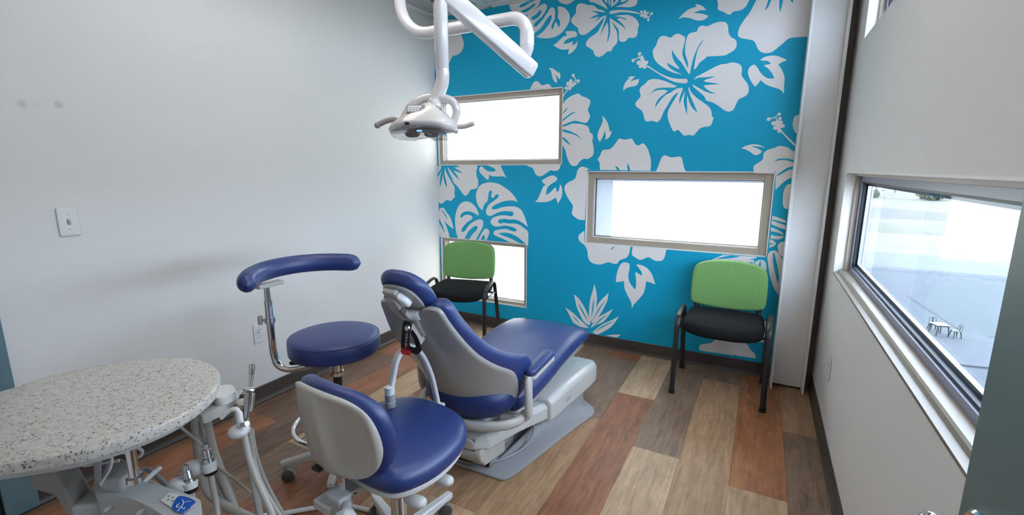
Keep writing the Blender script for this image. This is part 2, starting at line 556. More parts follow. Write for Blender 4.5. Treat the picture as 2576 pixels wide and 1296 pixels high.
def thing(name, label, cat, loc, rz=0.0, group=None):
    o = bpy.data.objects.new(name, None)
    COL.objects.link(o); o.location = loc; o.rotation_euler = (0, 0, rz)
    o.empty_display_size = 0.1
    return tag(o, label, cat, group)
def copy_tree(o, parent=None):
    c = o.copy(); COL.objects.link(c); c.parent = parent
    for ch in list(o.children): copy_tree(ch, c)
    return c
def text_mesh(txt, size, f, name, material, parent, spacing=1.0, shear=0.0, local=False):
    cu = bpy.data.curves.new(name, 'FONT')
    cu.body = txt; cu.size = size; cu.space_character = spacing; cu.shear = shear; cu.align_x = 'CENTER'; cu.align_y = 'CENTER'
    cu.resolution_u = 3
    t = bpy.data.objects.new(name + '_tmp', cu)
    COL.objects.link(t)
    dg = bpy.context.evaluated_depsgraph_get()
    me = bpy.data.meshes.new_from_object(t.evaluated_get(dg))
    mb = MB(); mb.add([f(v.co.x, v.co.y) for v in me.vertices], [tuple(p.vertices) for p in me.polygons])
    bpy.data.objects.remove(t); bpy.data.meshes.remove(me); bpy.data.curves.remove(cu)
    return obj(name, mb, material, parent, local=local, flat=True)

# ------------------------------------------------------------------ the room
X1, Y0, H = 2.92, -3.75, 2.60          # right wall, rear wall, ceiling height
TH = 0.20                              # wall thickness
def wall_grid(name, us, ws, holes, P, mats, side_mi, TH=0.20):
    """wall with rectangular openings: us, ws break points, P(u, w, depth)->xyz"""
    mb = MB()
    us = sorted(set(us + [h[0] for h in holes] + [h[1] for h in holes]))
    ws = sorted(set(ws + [h[2] for h in holes] + [h[3] for h in holes]))
    def solid(i, j):
        if i < 0 or j < 0 or i >= len(us) - 1 or j >= len(ws) - 1: return False
        u = (us[i] + us[i + 1]) / 2; w = (ws[j] + ws[j + 1]) / 2
        return not any(h[0] < u < h[1] and h[2] < w < h[3] for h in holes)
    for i in range(len(us) - 1):
        for j in range(len(ws) - 1):
            if not solid(i, j): continue
            a, b, c, d = us[i], us[i + 1], ws[j], ws[j + 1]
            mb.add([P(a, c, 0), P(b, c, 0), P(b, d, 0), P(a, d, 0)], [(0, 1, 2, 3)], 0)
            mb.add([P(a, c, TH), P(b, c, TH), P(b, d, TH), P(a, d, TH)], [(3, 2, 1, 0)], side_mi)
            for ok, q in ((solid(i - 1, j), (a, c, a, d)), (solid(i + 1, j), (b, d, b, c)), (solid(i, j - 1), (b, c, a, c)), (solid(i, j + 1), (a, d, b, d))):
                if not ok:
                    mb.add([P(q[0], q[1], 0), P(q[2], q[3], 0), P(q[2], q[3], TH), P(q[0], q[1], TH)], [(0, 1, 2, 3)], side_mi)
    return obj(name, mb, mats, kind='structure', flat=True)

W1 = (0.014, 1.176, 1.400, 1.968)
W2 = (1.378, 2.603, 0.812, 1.354)
W3 = (0.014, 0.882, 0.222, 0.768)
W4 = (-3.05, -0.366, 0.815, 1.357)
W5 = (-3.05, -0.366, 1.996, 2.46)
wall_back = wall_grid('wall_back', [0.0, X1], [0.0, H], [W1, W2, W3], lambda u, w, d: (u, d, w), ['mural_blue', 'wall_paint'], 1)
wall_back['label'] = 'turquoise wall with white tropical flower print'
wall_right = wall_grid('wall_right', [Y0, TH], [0.0, H], [W4, W5], lambda u, w, d: (X1 + d, u, w), ['wall_paint'], 0, 0.125)
wall_left = obj('wall_left', MB().box((-TH, Y0, 0), (0, TH, H)), 'wall_paint_marked', kind='structure', flat=True)
wall_rear = obj('wall_rear', MB().box((-TH, Y0 - TH, 0), (X1 + TH, Y0, H)), 'wall_paint', kind='structure', flat=True)

# ---- floor with planks
floor = obj('floor', MB().box((-TH, Y0 - TH, -0.15), (X1 + TH, TH, -0.006)), 'plank_dark', kind='structure', flat=True)
PW = 0.2235
PX = [2.75 - PW * k for k in range(0, 13)]
MK = {'t': 'plank_tan', 'p': 'plank_pale', 'r': 'plank_red', 'o': 'plank_orange', 'g': 'plank_grey', 'd': 'plank_dark'}
# columns from the right wall to the left: list of (joint y positions from the mural down, colours)
COLS = [
    ([-0.69, -1.89], 'tgo'), ([-1.302, -2.50], 'opg'), ([-0.214, -1.70, -2.90], 'gtrp'), ([-1.204, -2.40], 'gpo'),
    ([-0.673, -1.95, -3.1], 'prtg'), ([-0.15, -1.033, -2.30], 'rgtd'), ([-0.55, -1.12, -1.971, -3.1], 'gptpr'), ([-0.35, -1.50, -2.7], 'prtg'),
    ([-0.85, -2.05, -3.2], 'rtrd'), ([-0.40, -1.30, -2.05, -3.2], 'prgrt'), ([-0.80, -2.00, -3.15], 'tpgr'), ([-0.5, -1.45, -2.4], 'grdr'), ([-0.9, -1.9, -3.0], 'rdrg'), ([-0.7, -1.9], 'dgr')]
_pm = {}
def plank(x0, x1, y0, y1, k):
    key = (round(x1 - x0, 4), round(y1 - y0, 4), k)
    if key not in _pm:
        w, l = x1 - x0 - 0.0004, y1 - y0 - 0.0004
        mb = MB(); e = 0.0006
        r0 = [(-w / 2, -l / 2, -0.006), (w / 2, -l / 2, -0.006), (w / 2, l / 2, -0.006), (-w / 2, l / 2, -0.006)]
        r1 = [(a, b, -e) for a, b, c in r0]
        r2 = [(a - math.copysign(e, a), b - math.copysign(e, b), 0.0) for a, b, c in r0]
        mb.loft([r0, r1, r2])
        me = bpy.data.meshes.new('plank'); me.from_pydata(mb.v, [], mb.f); me.materials.append(MATS[MK[k]]); me.update()
        _pm[key] = me
    o = bpy.data.objects.new('plank', _pm[key]); COL.objects.link(o)
    o.parent = floor; o.location = ((x0 + x1) / 2, (y0 + y1) / 2, 0)
edges = [X1] + PX
for i, (js, cs) in enumerate(COLS):
    if i + 1 >= len(edges): break
    xa, xb = max(edges[i + 1], 0.0), edges[i]
    if xb <= 0.01: break
    ys = [0.0] + js + [Y0]
    for k in range(len(ys) - 1):
        if ys[k] - ys[k + 1] > 0.02: plank(xa, xb, ys[k + 1], ys[k], cs[k % len(cs)])

# ---- baseboards
def base_strip(name, P, L0, L1):
    prof = [(0, 0), (0.016, 0), (0.014, 0.004), (0.009, 0.012), (0.006, 0.022), (0.006, 0.092), (0.004, 0.096), (0, 0.096)]
    mb = MB(); mb.loft([[P(l, d, z) for d, z in prof] for l in (L0, L1)])
    return obj(name, mb, 'baseboard_vinyl', kind='structure', flat=True)
base_strip('baseboard_back', lambda l, d, z: (l, -d, z), 0.0, X1)
base_strip('baseboard_left', lambda l, d, z: (d, l, z), -2.786, 0.0)
base_strip('baseboard_right', lambda l, d, z: (X1 - d, l, z), Y0, 0.0)

# ---- suspended ceiling
ceiling = obj('ceiling', MB().box((-TH, Y0 - TH, H + 0.02), (X1 + TH, TH, H + 0.2)), 'ceiling_tile', kind='structure', flat=True)
GX = [0.0, 0.56, 1.17, 1.78, 2.39, X1]
GY = [0.0, -0.07, -0.68, -1.29, -1.90, -2.51, -3.12, Y0]
ADDED_LIGHT_CELLS = {(1, 3), (1, 4), (3, 3), (3, 4)}
VENT_CELLS = {(0, 1)}
for i in range(5):
    for j in range(7):
        if (i, j) in ADDED_LIGHT_CELLS or (i, j) in VENT_CELLS: continue
        a, b, c, d = GX[i] + 0.011, GX[i + 1] - 0.011, GY[j + 1] + 0.011, GY[j] - 0.011
        mb = MB(); mb.box((a, c, H + 0.004), (b, d, H + 0.02))
        obj('ceiling_tile', mb, 'ceiling_tile', ceiling, flat=True)
for x in GX[1:-1]:
    obj('grid_bar', MB().box((x - 0.012, Y0, H - 0.002), (x + 0.012, 0, H + 0.012)), 'grid_white', ceiling, flat=True)
for y in GY[1:-1]:
    obj('grid_bar', MB().box((0, y - 0.012, H - 0.001), (X1, y + 0.012, H + 0.012)), 'grid_white', ceiling, flat=True)
for a, b in (((0, Y0, H - 0.002), (0.02, 0, H + 0.012)), ((X1 - 0.02, Y0, H - 0.002), (X1, 0, H + 0.012)), ((0, -0.02, H - 0.002), (X1, 0, H + 0.012))):
    obj('grid_bar', MB().box(a, b), 'grid_white', ceiling, flat=True)
# perforated air grille
vent = thing('ceiling_vent', 'grey perforated air grille in the ceiling corner above the white wall', 'vent', (0.285, -0.375, H))
obj('vent_frame', MB().box((0.022, -0.668, H - 0.006), (0.06, -0.082, H + 0.004)).box((0.51, -0.668, H - 0.006), (0.548, -0.082, H + 0.004)).box((0.06, -0.668, H - 0.006), (0.51, -0.63, H + 0.004)).box((0.06, -0.12, H - 0.006), (0.51, -0.082, H + 0.004)), 'grid_white', vent, flat=True)
_pv = MB()
nx, ny = 46, 52
for i in range(nx + 1):
    x = 0.06 + 0.45 * i / nx
    _pv.box((x - 0.0028, -0.63, H - 0.002), (x + 0.0028, -0.12, H))
for j in range(ny + 1):
    y = -0.63 + 0.51 * j / ny
    _pv.box((0.06, y - 0.0028, H - 0.0025), (0.51, y + 0.0028, H - 0.0005))
o = obj('perforated_face', _pv, 'vent_metal', vent, flat=True); o['kind'] = 'stuff'
obj('duct_box', MB().box((0.06, -0.63, H + 0.012), (0.51, -0.12, H + 0.018)), 'duct_grey', vent, flat=True)
# added ceiling light panels, outside the view, put in to brighten the room
for i, j, lab in ((1, 3, 'added unseen ceiling light panel nearer the white wall'), (3, 3, 'added unseen ceiling light panel nearer the long window')):
    a, b, c, d = GX[i] + 0.012, GX[i + 1] - 0.012, GY[j + 2] + 0.012, GY[j] - 0.012
    t = thing('added_ceiling_light', lab, 'ceiling light', ((a + b) / 2, (c + d) / 2, H), group='added unseen ceiling light panels')
    obj('light_frame', MB().box((a, c, H - 0.004), (a + 0.03, d, H + 0.012)).box((b - 0.03, c, H - 0.004), (b, d, H + 0.012)).box((a + 0.03, c, H - 0.004), (b - 0.03, c + 0.03, H + 0.012)).box((a + 0.03, d - 0.03, H - 0.004), (b - 0.03, d, H + 0.012)), 'grid_white', t, flat=True)
    obj('diffuser', MB().box((a + 0.03, c + 0.03, H + 0.002), (b - 0.03, d - 0.03, H + 0.008)), 'added_lamp_diffuser', t, flat=True)

# ---- steel column by the mural and dark trim in the corner
cb = MB()
for x in (2.692, 2.864): cb.box((x, -0.168, 0.0), (x + 0.012, -0.018, H))
cb.box((2.704, -0.105, 0.016), (2.864, -0.096, H))
column = obj('steel_column', cb, 'column_paint', at=(2.784, -0.093, 0), bevel=0.0015)
tag(column, 'white painted wide flange steel column in the corner beside the green chair', 'column')
obj('trim_1', MB().box((2.868, -0.03, 0.0), (2.919, -0.0005, H)).box((2.884, -0.042, 0.0), (2.894, -0.03, H)), 'bronze_dark', kind='structure', flat=True)

# ---- windows
def window(n, rect, P, depth, fw, lab, cool=False, extra=None):
    """rect in wall coordinates, P(u,w,d): d into the wall"""
    u0, u1, w0, w1 = rect
    root = bpy.data.objects.new('window_%d' % n, None); COL.objects.link(root)
    root.location = P((u0 + u1) / 2, w0, depth); root['kind'] = 'structure'; root['label'] = lab
    def bar(a, b, c, d, d0, d1):
        p = P(a, c, d0); q = P(b, d, d1)
        return MB().box(p, q)
    e = 0.007
    for a, b, c, d in ((u0, u0 + e, w0, w1), (u1 - e, u1, w0, w1), (u0, u1, w1 - e, w1), (u0, u1, w0, w0 + e)):
        obj('reveal_edge', bar(a, b, c, d, -0.0012, depth), 'white_edge', root, flat=True)
    u0 += e; u1 -= e; w0 += e; w1 -= e
    g = 0.004
    for a, b, c, d in ((u0, u0 + fw, w0, w1), (u1 - fw, u1, w0, w1), (u0 + fw, u1 - fw, w1 - fw, w1), (u0 + fw, u1 - fw, w0, w0 + fw)):
        obj('frame_bar', bar(a, b, c, d, depth - 0.028, depth + 0.05), 'frame_taupe', root, bevel=0.002)
    f2 = fw + (0.026 if cool else 0.006)
    for a, b, c, d in ((u0 + fw, u0 + f2, w0 + fw, w1 - fw), (u1 - f2, u1 - fw, w0 + fw, w1 - fw), (u0 + f2, u1 - f2, w1 - f2, w1 - fw), (u0 + f2, u1 - f2, w0 + fw, w0 + f2)):
        obj('glazing_bead', bar(a, b, c, d, depth - 0.006, depth + 0.04), 'frame_cool' if cool else 'white_edge', root, flat=True)
    f3 = f2 + (0.009 if cool else 0.003)
    for a, b, c, d in ((u0 + f2, u0 + f3, w0 + f2, w1 - f2), (u1 - f3, u1 - f2, w0 + f2, w1 - f2), (u0 + f3, u1 - f3, w1 - f3, w1 - f2), (u0 + f3, u1 - f3, w0 + f2, w0 + f3)):
        obj('gasket', bar(a, b, c, d, depth + 0.002, depth + 0.03), 'gasket', root, flat=True)
    obj('pane', bar(u0 + f3, u1 - f3, w0 + f3, w1 - f3, depth + 0.012, depth + 0.018), 'glass_tinted' if cool else 'glass', root, flat=True)
    if cool:
        f4 = f3 + 0.012
        for a, b, c, d in ((u0 + f3, u0 + f4, w0 + f3, w1 - f3), (u1 - f4, u1 - f3, w0 + f3, w1 - f3), (u0 + f4, u1 - f4, w1 - f4, w1 - f3), (u0 + f4, u1 - f4, w0 + f3, w0 + f4)):
            obj('glass_spacer', bar(a, b, c, d, depth + 0.019, depth + 0.032), 'spacer', root, flat=True)
    return root
PB = lambda u, w, d: (u, d, w)
PR = lambda u, w, d: (X1 + d, u, w)
w1 = window(1, W1, PB, 0.045, 0.032, 'upper horizontal window against the white wall with taupe frame')
w2 = window(2, W2, PB, 0.045, 0.042, 'horizontal window with taupe frame above the right green chair')
w3 = window(3, W3, PB, 0.045, 0.026, 'low window with taupe frame behind the left green chair')
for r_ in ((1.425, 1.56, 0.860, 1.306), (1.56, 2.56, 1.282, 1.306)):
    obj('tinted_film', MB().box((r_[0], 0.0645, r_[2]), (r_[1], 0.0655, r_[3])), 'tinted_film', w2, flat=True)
# added light diffusing film, makes the three panes look blown-out white
for w_, r_ in ((w1, (0.085, 1.135, 1.440, 1.928)), (w2, (1.56, 2.56, 0.860, 1.282)), (w3, (0.085, 0.850, 0.252, 0.722))):
    obj('whitening_film', MB().box((r_[0], 0.0645, r_[2]), (r_[1], 0.0655, r_[3])), 'frosted_film', w_, flat=True)
w4 = window(4, W4, PR, 0.070, 0.016, 'long horizontal window in the right wall overlooking the patio', cool=True)
window(5, W5, PR, 0.070, 0.016, 'high window at the top of the right wall', cool=True)
# stepped sill of the long window
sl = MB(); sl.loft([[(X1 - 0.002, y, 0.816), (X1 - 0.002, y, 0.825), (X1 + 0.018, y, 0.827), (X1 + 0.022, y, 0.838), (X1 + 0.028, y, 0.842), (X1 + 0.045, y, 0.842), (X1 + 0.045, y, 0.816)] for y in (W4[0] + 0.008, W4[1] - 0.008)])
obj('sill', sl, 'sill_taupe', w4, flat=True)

# ---- doors at both sides of the view
door1 = bpy.data.objects.new('door_1', None); COL.objects.link(door1); door1.location = (0, -3.2, 0); door1['kind'] = 'structure'; door1['label'] = 'teal door in a teal frame at the end of the white wall'
obj('door_frame', MB().box((-0.002, -2.885, 0), (0.022, -2.786, 2.15)).box((-0.002, -3.75, 2.05), (0.022, -2.885, 2.15)), 'teal', door1, bevel=0.003)
obj('door_leaf', MB().box((-0.05, -3.75, 0.005), (0.008, -2.886, 2.05)), 'teal_dark', door1, flat=True)
door2 = bpy.data.objects.new('door_2', None); COL.objects.link(door2); door2.location = (2.85, -3.0, 0); door2['kind'] = 'structure'; door2['label'] = 'open grey green door beside the camera with chrome lever handle'
_dl = MB()
_da, _db = Vector((2.818, -2.585, 0)), Vector((2.868, -3.44, 0))
_dn = Vector((-(_db - _da).y, (_db - _da).x, 0)).normalized()
if _dn.x < 0: _dn = -_dn
_q = [_da, _db, _db + _dn * 0.042, _da + _dn * 0.042]
_dl.loft([[p + Vector((0, 0, z)) for p in _q] for z in (0.008, 2.08)])
obj('door_leaf', _dl, 'door_green', door2, bevel=0.002)
_t = (_db - _da).normalized()
hz = 0.925
hc = _da + _t * 0.062 + Vector((0, 0, hz))
lev = MB()
lev.tube([hc, hc - _dn * 0.006, hc - _dn * 0.010], [0.030, 0.030, 0.026], 28)
lev.tube([hc - _dn * 0.010, hc - _dn * 0.05], 0.011, 16)
lv = obj('rose', lev, 'chrome', door2)
grip = MB(); grip.tube(spl([hc - _dn * 0.046 - _t * 0.012, hc - _dn * 0.056 + _t * 0.005, hc - _dn * 0.058 + _t * 0.05, hc - _dn * 0.054 + _t * 0.115], 5), 0.0095, 14, capround=True)
obj('lever', grip, 'chrome', lv)
lat = MB(); _e = _da + Vector((0, 0, hz)) + _dn * 0.021
lat.box(_e - Vector((0.012, 0.001, 0.03)), _e + Vector((0.012, 0.0015, 0.03)))
obj('latch_plate', lat, 'steel', door2, flat=True)

# ------------------------------------------------------------------ mural print on the back wall (flat print, a fraction of a millimetre proud)
MURAL = [
('hibiscus_print','large five petal hibiscus',["2051,1977! 2034,2003 2006,2046 1983,2072 1954,2109 1938,2138! 1939,2102 1955,2063 1979,2033 1993,2012! 1967,2025 1934,2045 1906,2063! 1922,2034 1956,2006 2010,1979! 1956,1994 1898,2025 1844,2068 1819,2108 1812,2146 1822,2164 1834,2181 1842,2211 1857,2228 1879,2231 1905,2222 1924,2214 1945,2229 1970,2232 1995,2219 2014,2205! 2013,2178 2006,2143 2002,2113 2013,2075 2031,2037 2045,2011! 2039,2054 2021,2105 2018,2148 2021,2189 2031,2218 2049,2228 2081,2232 2089,2252 2109,2262 2145,2255 2173,2265 2212,2271 2247,2263 2263,2238 2269,2200 2288,2171 2312,2154 2321,2124 2311,2097 2273,2075 2206,2049 2173,2026 2134,1991 2098,1956! 2082,1939! 2085,1965 2109,2005 2144,2062 2176,2100! 2152,2073 2135,2057 2113,2041 2094,2010 2081,2002! 2083,2038 2089,2086 2100,2132 2132,2183! 2105,2155 2084,2110 2072,2069 2063,2022 2057,1980!","2082,1939! 2113,1950 2149,1948 2179,1949 2213,1950! 2185,1940 2162,1936 2145,1926! 2163,1919 2199,1911 2242,1899! 2200,1900 2164,1900 2146,1897! 2166,1876 2191,1859 2225,1841! 2186,1850 2155,1863 2124,1882 2078,1911! 2087,1894 2125,1860 2155,1831 2171,1805 2208,1790 2245,1767 2282,1738 2312,1728 2334,1740 2346,1770 2360,1799 2400,1820 2411,1848 2403,1884 2381,1915 2363,1943 2363,1963 2359,1993 2340,2012 2305,2023 2272,2019 2238,2017 2204,2005 2147,1979 2098,1956!","2057,1898! 2073,1864 2110,1825 2161,1787 2193,1758 2207,1729 2209,1710 2221,1693! 2210,1652 2191,1641 2167,1640 2143,1630 2125,1610 2106,1588 2076,1593 2045,1590 2007,1627 1981,1617 1959,1650 1939,1698 1933,1731 1939,1763 1956,1797 1979,1837 1995,1868! 1971,1856 1948,1826 1925,1783 1907,1752 1896,1720 1884,1698 1865,1684 1832,1694 1795,1691 1780,1710 1772,1740 1757,1766 1726,1789 1713,1809 1720,1828 1743,1853 1745,1872 1737,1899 1746,1921 1772,1938 1797,1962 1836,1965 1882,1954 1935,1931 1982,1906! 1962,1901 1918,1904 1866,1905 1834,1895 1812,1868! 1841,1888 1886,1893 1927,1883! 1901,1861 1870,1838 1852,1807 1848,1780! 1871,1812 1908,1854 1945,1871 1976,1890 2007,1895 2020,1892! 2017,1878 2007,1847 2002,1816 2006,1791! 2017,1828 2028,1858 2036,1870! 2031,1839 2031,1802 2044,1757 2057,1718! 2055,1769 2050,1813 2052,1844! 2069,1793 2096,1754 2122,1731! 2097,1785 2069,1843 2056,1881","1782,2058! 1827,2026 1880,1992 1939,1965 1997,1952 2037,1948 2047,1934 2039,1923 2011,1924 1966,1935 1914,1961 1861,1994 1813,2027 1776,2050!"],[],[(1764,2051,14),(1736,2057,13),(1721,2080,14),(1747,2097,13),(1773,2075,13),(1748,2071,23),(1741,2115,10),(1725,2137,11),(1683,2098,11)],[([(1747,2097),(1723,2113),(1725,2134)],7),([(1723,2113),(1690,2103)],7)]),
('leaf_print','small forked leaf above the large hibiscus',["1964,2320! 1984,2343 2018,2368 2054,2377 2071,2378! 2062,2395! 2088,2387 2113,2371 2129,2350! 2102,2354 2073,2351 2056,2344! 2086,2338 2116,2329 2145,2314! 2124,2297 2095,2294 2065,2303 2028,2320 1991,2327"],[],[],[]),
('leaf_print','small forked leaf left of the large hibiscus',["1625,1901! 1626,1934 1641,1965 1665,1986! 1651,1990! 1674,1996 1705,1992! 1689,1981 1669,1960! 1696,1970 1731,1974! 1724,1945 1705,1931 1671,1927 1640,1919"],[],[],[]),
('leaf_print','hooked leaf right of the large hibiscus',["2458,2020! 2479,2035 2511,2040 2542,2037 2575,2022 2601,2006! 2577,1997 2558,1986! 2582,1949 2598,1908 2600,1862 2604,1815! 2581,1841 2549,1855 2510,1872 2481,1895 2471,1905! 2460,1885 2444,1868! 2421,1900 2401,1942 2398,1972 2413,1993 2432,1996 2447,1979 2472,1942 2506,1913 2544,1907! 2531,1936 2507,1967 2480,1987! 2499,1992 2518,1992! 2503,2010 2481,2016"],[],[],[]),
('hibiscus_print','hibiscus petals beside the column top',["2421,2396! 2394,2334 2376,2298 2347,2257 2326,2215 2324,2181 2339,2162 2372,2151 2406,2140 2423,2124 2440,2088 2461,2066 2488,2058 2519,2062 2563,2096 2600,2127 2641,2128 2676,2126! 2750,2117! 2726,2347!","2171,2436! 2182,2412 2195,2381 2198,2344 2225,2329 2266,2304 2287,2319 2320,2320 2351,2335 2372,2376 2383,2402!"],["2473,2366! 2466,2329 2457,2301! 2475,2317 2489,2363!","2529,2357! 2532,2313 2538,2279! 2545,2306 2549,2354!","2579,2349! 2591,2329 2603,2320! 2597,2346!"],[],[]),
('hibiscus_print','hibiscus at the right window corner',["2684,1476! 2656,1498 2629,1507 2602,1508 2582,1497 2550,1488 2530,1470 2526,1455 2526,1431 2513,1416 2484,1394 2477,1376 2486,1348! 2487,1344! 2605,1341! 2611,1239! 2640,1276 2659,1297 2681,1313! 2750,1334! 2735,1476!","2755,1280! 2682,1279 2663,1255 2656,1218 2659,1169 2666,1138 2678,1126! 2770,1130!","2612,1601! 2644,1566 2678,1532 2701,1508! 2735,1476! 2703,1494! 2674,1521 2640,1557 2609,1593!","2704,1690! 2681,1686 2668,1669 2666,1635 2674,1605 2687,1582! 2715,1581!"],["2588,1413! 2609,1430 2635,1434 2662,1432 2681,1426! 2731,1417! 2733,1399! 2682,1413 2647,1424 2615,1423","2608,1330! 2635,1355 2662,1376 2681,1383! 2733,1393! 2735,1376! 2681,1367 2649,1349 2624,1333"],[(2590,1698,9),(2536,1671,11),(2596,1672,10),(2565,1645,12),(2586,1650,14),(2602,1649,11),(2614,1628,12),(2578,1618,13),(2601,1599,12),(2591,1626,20)],[([(2587,1694),(2574,1683),(2580,1662)],5),([(2574,1683),(2542,1671)],5)]),
('leaf_print','thin leaf left of the right window corner hibiscus',["2398,1499! 2421,1512 2459,1522 2498,1517 2534,1500! 2499,1507 2466,1511 2452,1510! 2489,1497 2517,1478! 2503,1461 2479,1456 2452,1475 2422,1493"],[],[],[]),
('palm_print','fanned palm fronds beside the right window',["2609,1080! 2637,1073 2686,1054! 2687,1038! 2643,1049 2610,1056!","2609,1051! 2644,1038 2689,1023! 2691,996! 2650,1009 2610,1026!","2609,1006! 2633,999 2656,988 2681,971! 2680,962! 2650,975 2611,982!","2612,958! 2644,954 2684,956! 2685,946! 2661,933 2635,933 2613,936!","2610,928! 2629,925 2648,903! 2636,887 2611,874!","2719,929! 2670,913 2658,891 2664,861 2680,829 2731,808!","2606,813! 2612,842 2629,857 2648,858 2666,845 2683,818! 2734,774! 2753,582! 2687,575! 2665,610 2644,656 2627,711 2616,762","2260,754! 2290,773 2318,788 2344,805! 2545,810! 2544,801! 2490,785 2448,773 2384,769 2319,765","2440,762! 2474,780 2513,788 2534,783 2533,750! 2481,745!","2539,750! 2541,773 2555,787 2570,792 2589,789 2603,774 2610,727! 2559,735!"],["2610,900! 2620,904 2635,902! 2620,896 2610,894!","2636,851! 2637,816 2645,769 2662,706 2681,645! 2684,682 2674,738 2659,792 2646,834","2310,776! 2350,793 2393,805! 2455,805! 2414,792 2359,781","2492,758! 2510,770 2533,775! 2519,762","2561,744! 2564,770 2570,791! 2574,767 2575,743!"],[],[]),
('hibiscus_print','hibiscus around the right window',["1371,907! 1335,880 1324,852 1337,822 1369,801 1390,776 1401,746 1407,704 1429,671 1473,656 1512,660 1550,675 1573,681 1611,673 1637,679 1651,703 1691,722 1712,742 1722,777 1726,815! 1381,818! 1374,820!","1744,811! 1740,778 1742,752 1771,733 1804,720 1835,735 1863,746 1895,729 1927,724 1957,732 1972,762 1980,812!","1478,1363! 1474,1388 1473,1412 1465,1427 1457,1439 1474,1466 1483,1490 1498,1506 1533,1508 1557,1519 1581,1545 1600,1573 1614,1583 1634,1577 1663,1574 1691,1580 1706,1572 1726,1541 1746,1531 1764,1540 1776,1545 1793,1535 1813,1507 1831,1461 1841,1415 1841,1387 1839,1357!","1879,1354! 1894,1400 1908,1442 1920,1457 1938,1461 1961,1451 1984,1448 2010,1451 2032,1451 2043,1440 2054,1404 2065,1368 2079,1353!","1400,1365! 1362,1383 1335,1386 1314,1376 1301,1353 1294,1323 1287,1303 1271,1288 1230,1269 1206,1246 1201,1220 1210,1189 1233,1149 1264,1108 1273,1088 1268,1051 1270,1026 1303,1000 1336,989 1372,988! 1380,1365!"],["1609,808! 1587,792 1577,775! 1599,789","1589,1390! 1596,1376 1606,1360! 1626,1360! 1608,1383","1679,1411! 1677,1387 1682,1358! 1699,1358! 1691,1387"],[],[]),
('hibiscus_print','hibiscus half hidden by the upper left window',["1175,1842! 1197,1872 1238,1897 1274,1908 1299,1909 1318,1892 1356,1877 1382,1860 1387,1841 1378,1814 1370,1791 1380,1768 1388,1744 1376,1717 1359,1701 1326,1707 1295,1716 1269,1720 1232,1712 1177,1693!","1177,1681! 1212,1689 1253,1700 1295,1698 1331,1693 1362,1682 1380,1668 1386,1646 1394,1630 1410,1620 1416,1598 1411,1570 1420,1539 1425,1500 1420,1471 1397,1450 1376,1443 1344,1443 1318,1423 1298,1398 1273,1391 1249,1401 1229,1429 1214,1464 1202,1509 1177,1545!","899,1970! 915,1992 929,2015 954,2025 976,2014 996,1995 1015,1991 1045,1997 1067,1987 1081,1969!","1206,1944! 1214,1938! 1191,1917 1174,1890! 1174,1910!","871,1403! 894,1389 923,1381 941,1360 953,1335 976,1315 1010,1317 1055,1343 1083,1359 1116,1355 1143,1360 1157,1375 1167,1403!"],["1175,1781! 1193,1801 1214,1819! 1206,1801 1175,1772!","1176,1734! 1210,1758 1251,1779 1292,1781! 1262,1774 1226,1755 1176,1721!","1176,1662! 1212,1655 1255,1639 1297,1616 1337,1579! 1303,1602 1266,1622 1224,1633 1176,1647!","1177,1609! 1209,1586 1250,1540! 1215,1561 1177,1593!"],[(1251,2040,12),(1291,1997,12),(1234,2004,13),(1269,1982,10),(1213,1985,16),(1247,1973,15),(1199,1956,12),(1226,1953,14),(1231,1976,18)],[([(1253,2032),(1269,2008),(1246,1984)],7),([(1269,2008),(1287,1999)],7)]),
('leaf_print','small forked leaf above the upper left window',["1054,2107! 1081,2106 1103,2094 1124,2076 1138,2065! 1140,2079! 1149,2057 1150,2039 1141,2023! 1130,2038 1106,2062! 1120,2032 1125,1998! 1104,2010 1088,2035 1079,2068 1071,2093"],[],[],[]),
('leaf_print','forked leaf between the two upper windows',["1477,1745! 1500,1725 1520,1696 1531,1664 1539,1629! 1554,1640! 1548,1613 1532,1590 1507,1576! 1510,1609 1502,1646! 1494,1610 1469,1562! 1453,1588 1450,1616 1463,1657 1481,1693 1485,1721"],[],[],[]),
('leaf_print','hooked leaf under the right window',["1630,535! 1633,588 1646,642 1667,682 1700,691 1726,680 1726,635 1721,590 1736,539 1777,493! 1782,536 1778,581 1770,625! 1791,620 1817,604! 1818,630 1800,654 1775,685! 1816,682 1860,660 1894,616 1919,550! 1887,560 1854,567! 1847,514 1835,468 1801,418 1773,379 1760,348! 1751,395 1718,452 1698,496 1690,550! 1662,541"],[],[],[]),
('palm_print','small palm tuft above the baseboard',["1229,278! 1282,253 1342,208 1401,164 1434,141! 1368,138 1318,155 1297,168 1266,221","1301,396! 1345,364 1397,290 1432,222 1445,188! 1434,164 1417,167 1384,190 1353,243 1327,296 1313,343","1463,501! 1478,453 1488,399 1485,319 1475,261 1452,205! 1440,203 1429,246 1429,303 1435,376 1453,446","1578,444! 1522,380 1492,328 1475,261 1450,194! 1465,191 1511,251 1548,328 1569,378","1619,325! 1565,283 1511,243 1465,187 1446,143! 1490,175 1544,208 1589,271","1666,273! 1614,235 1545,192 1491,142 1461,109! 1501,97! 1555,133 1616,187","1687,130! 1634,120 1568,100! 1611,100 1658,101!"],["1291,221! 1325,197 1358,164! 1321,189","1332,339! 1373,283 1431,180! 1369,266","1466,398! 1465,316 1448,215! 1454,315","1562,395! 1517,312 1458,200! 1505,310","1590,288! 1528,221 1457,151! 1520,226","1633,233! 1554,173 1474,112! 1545,178"],[],[]),
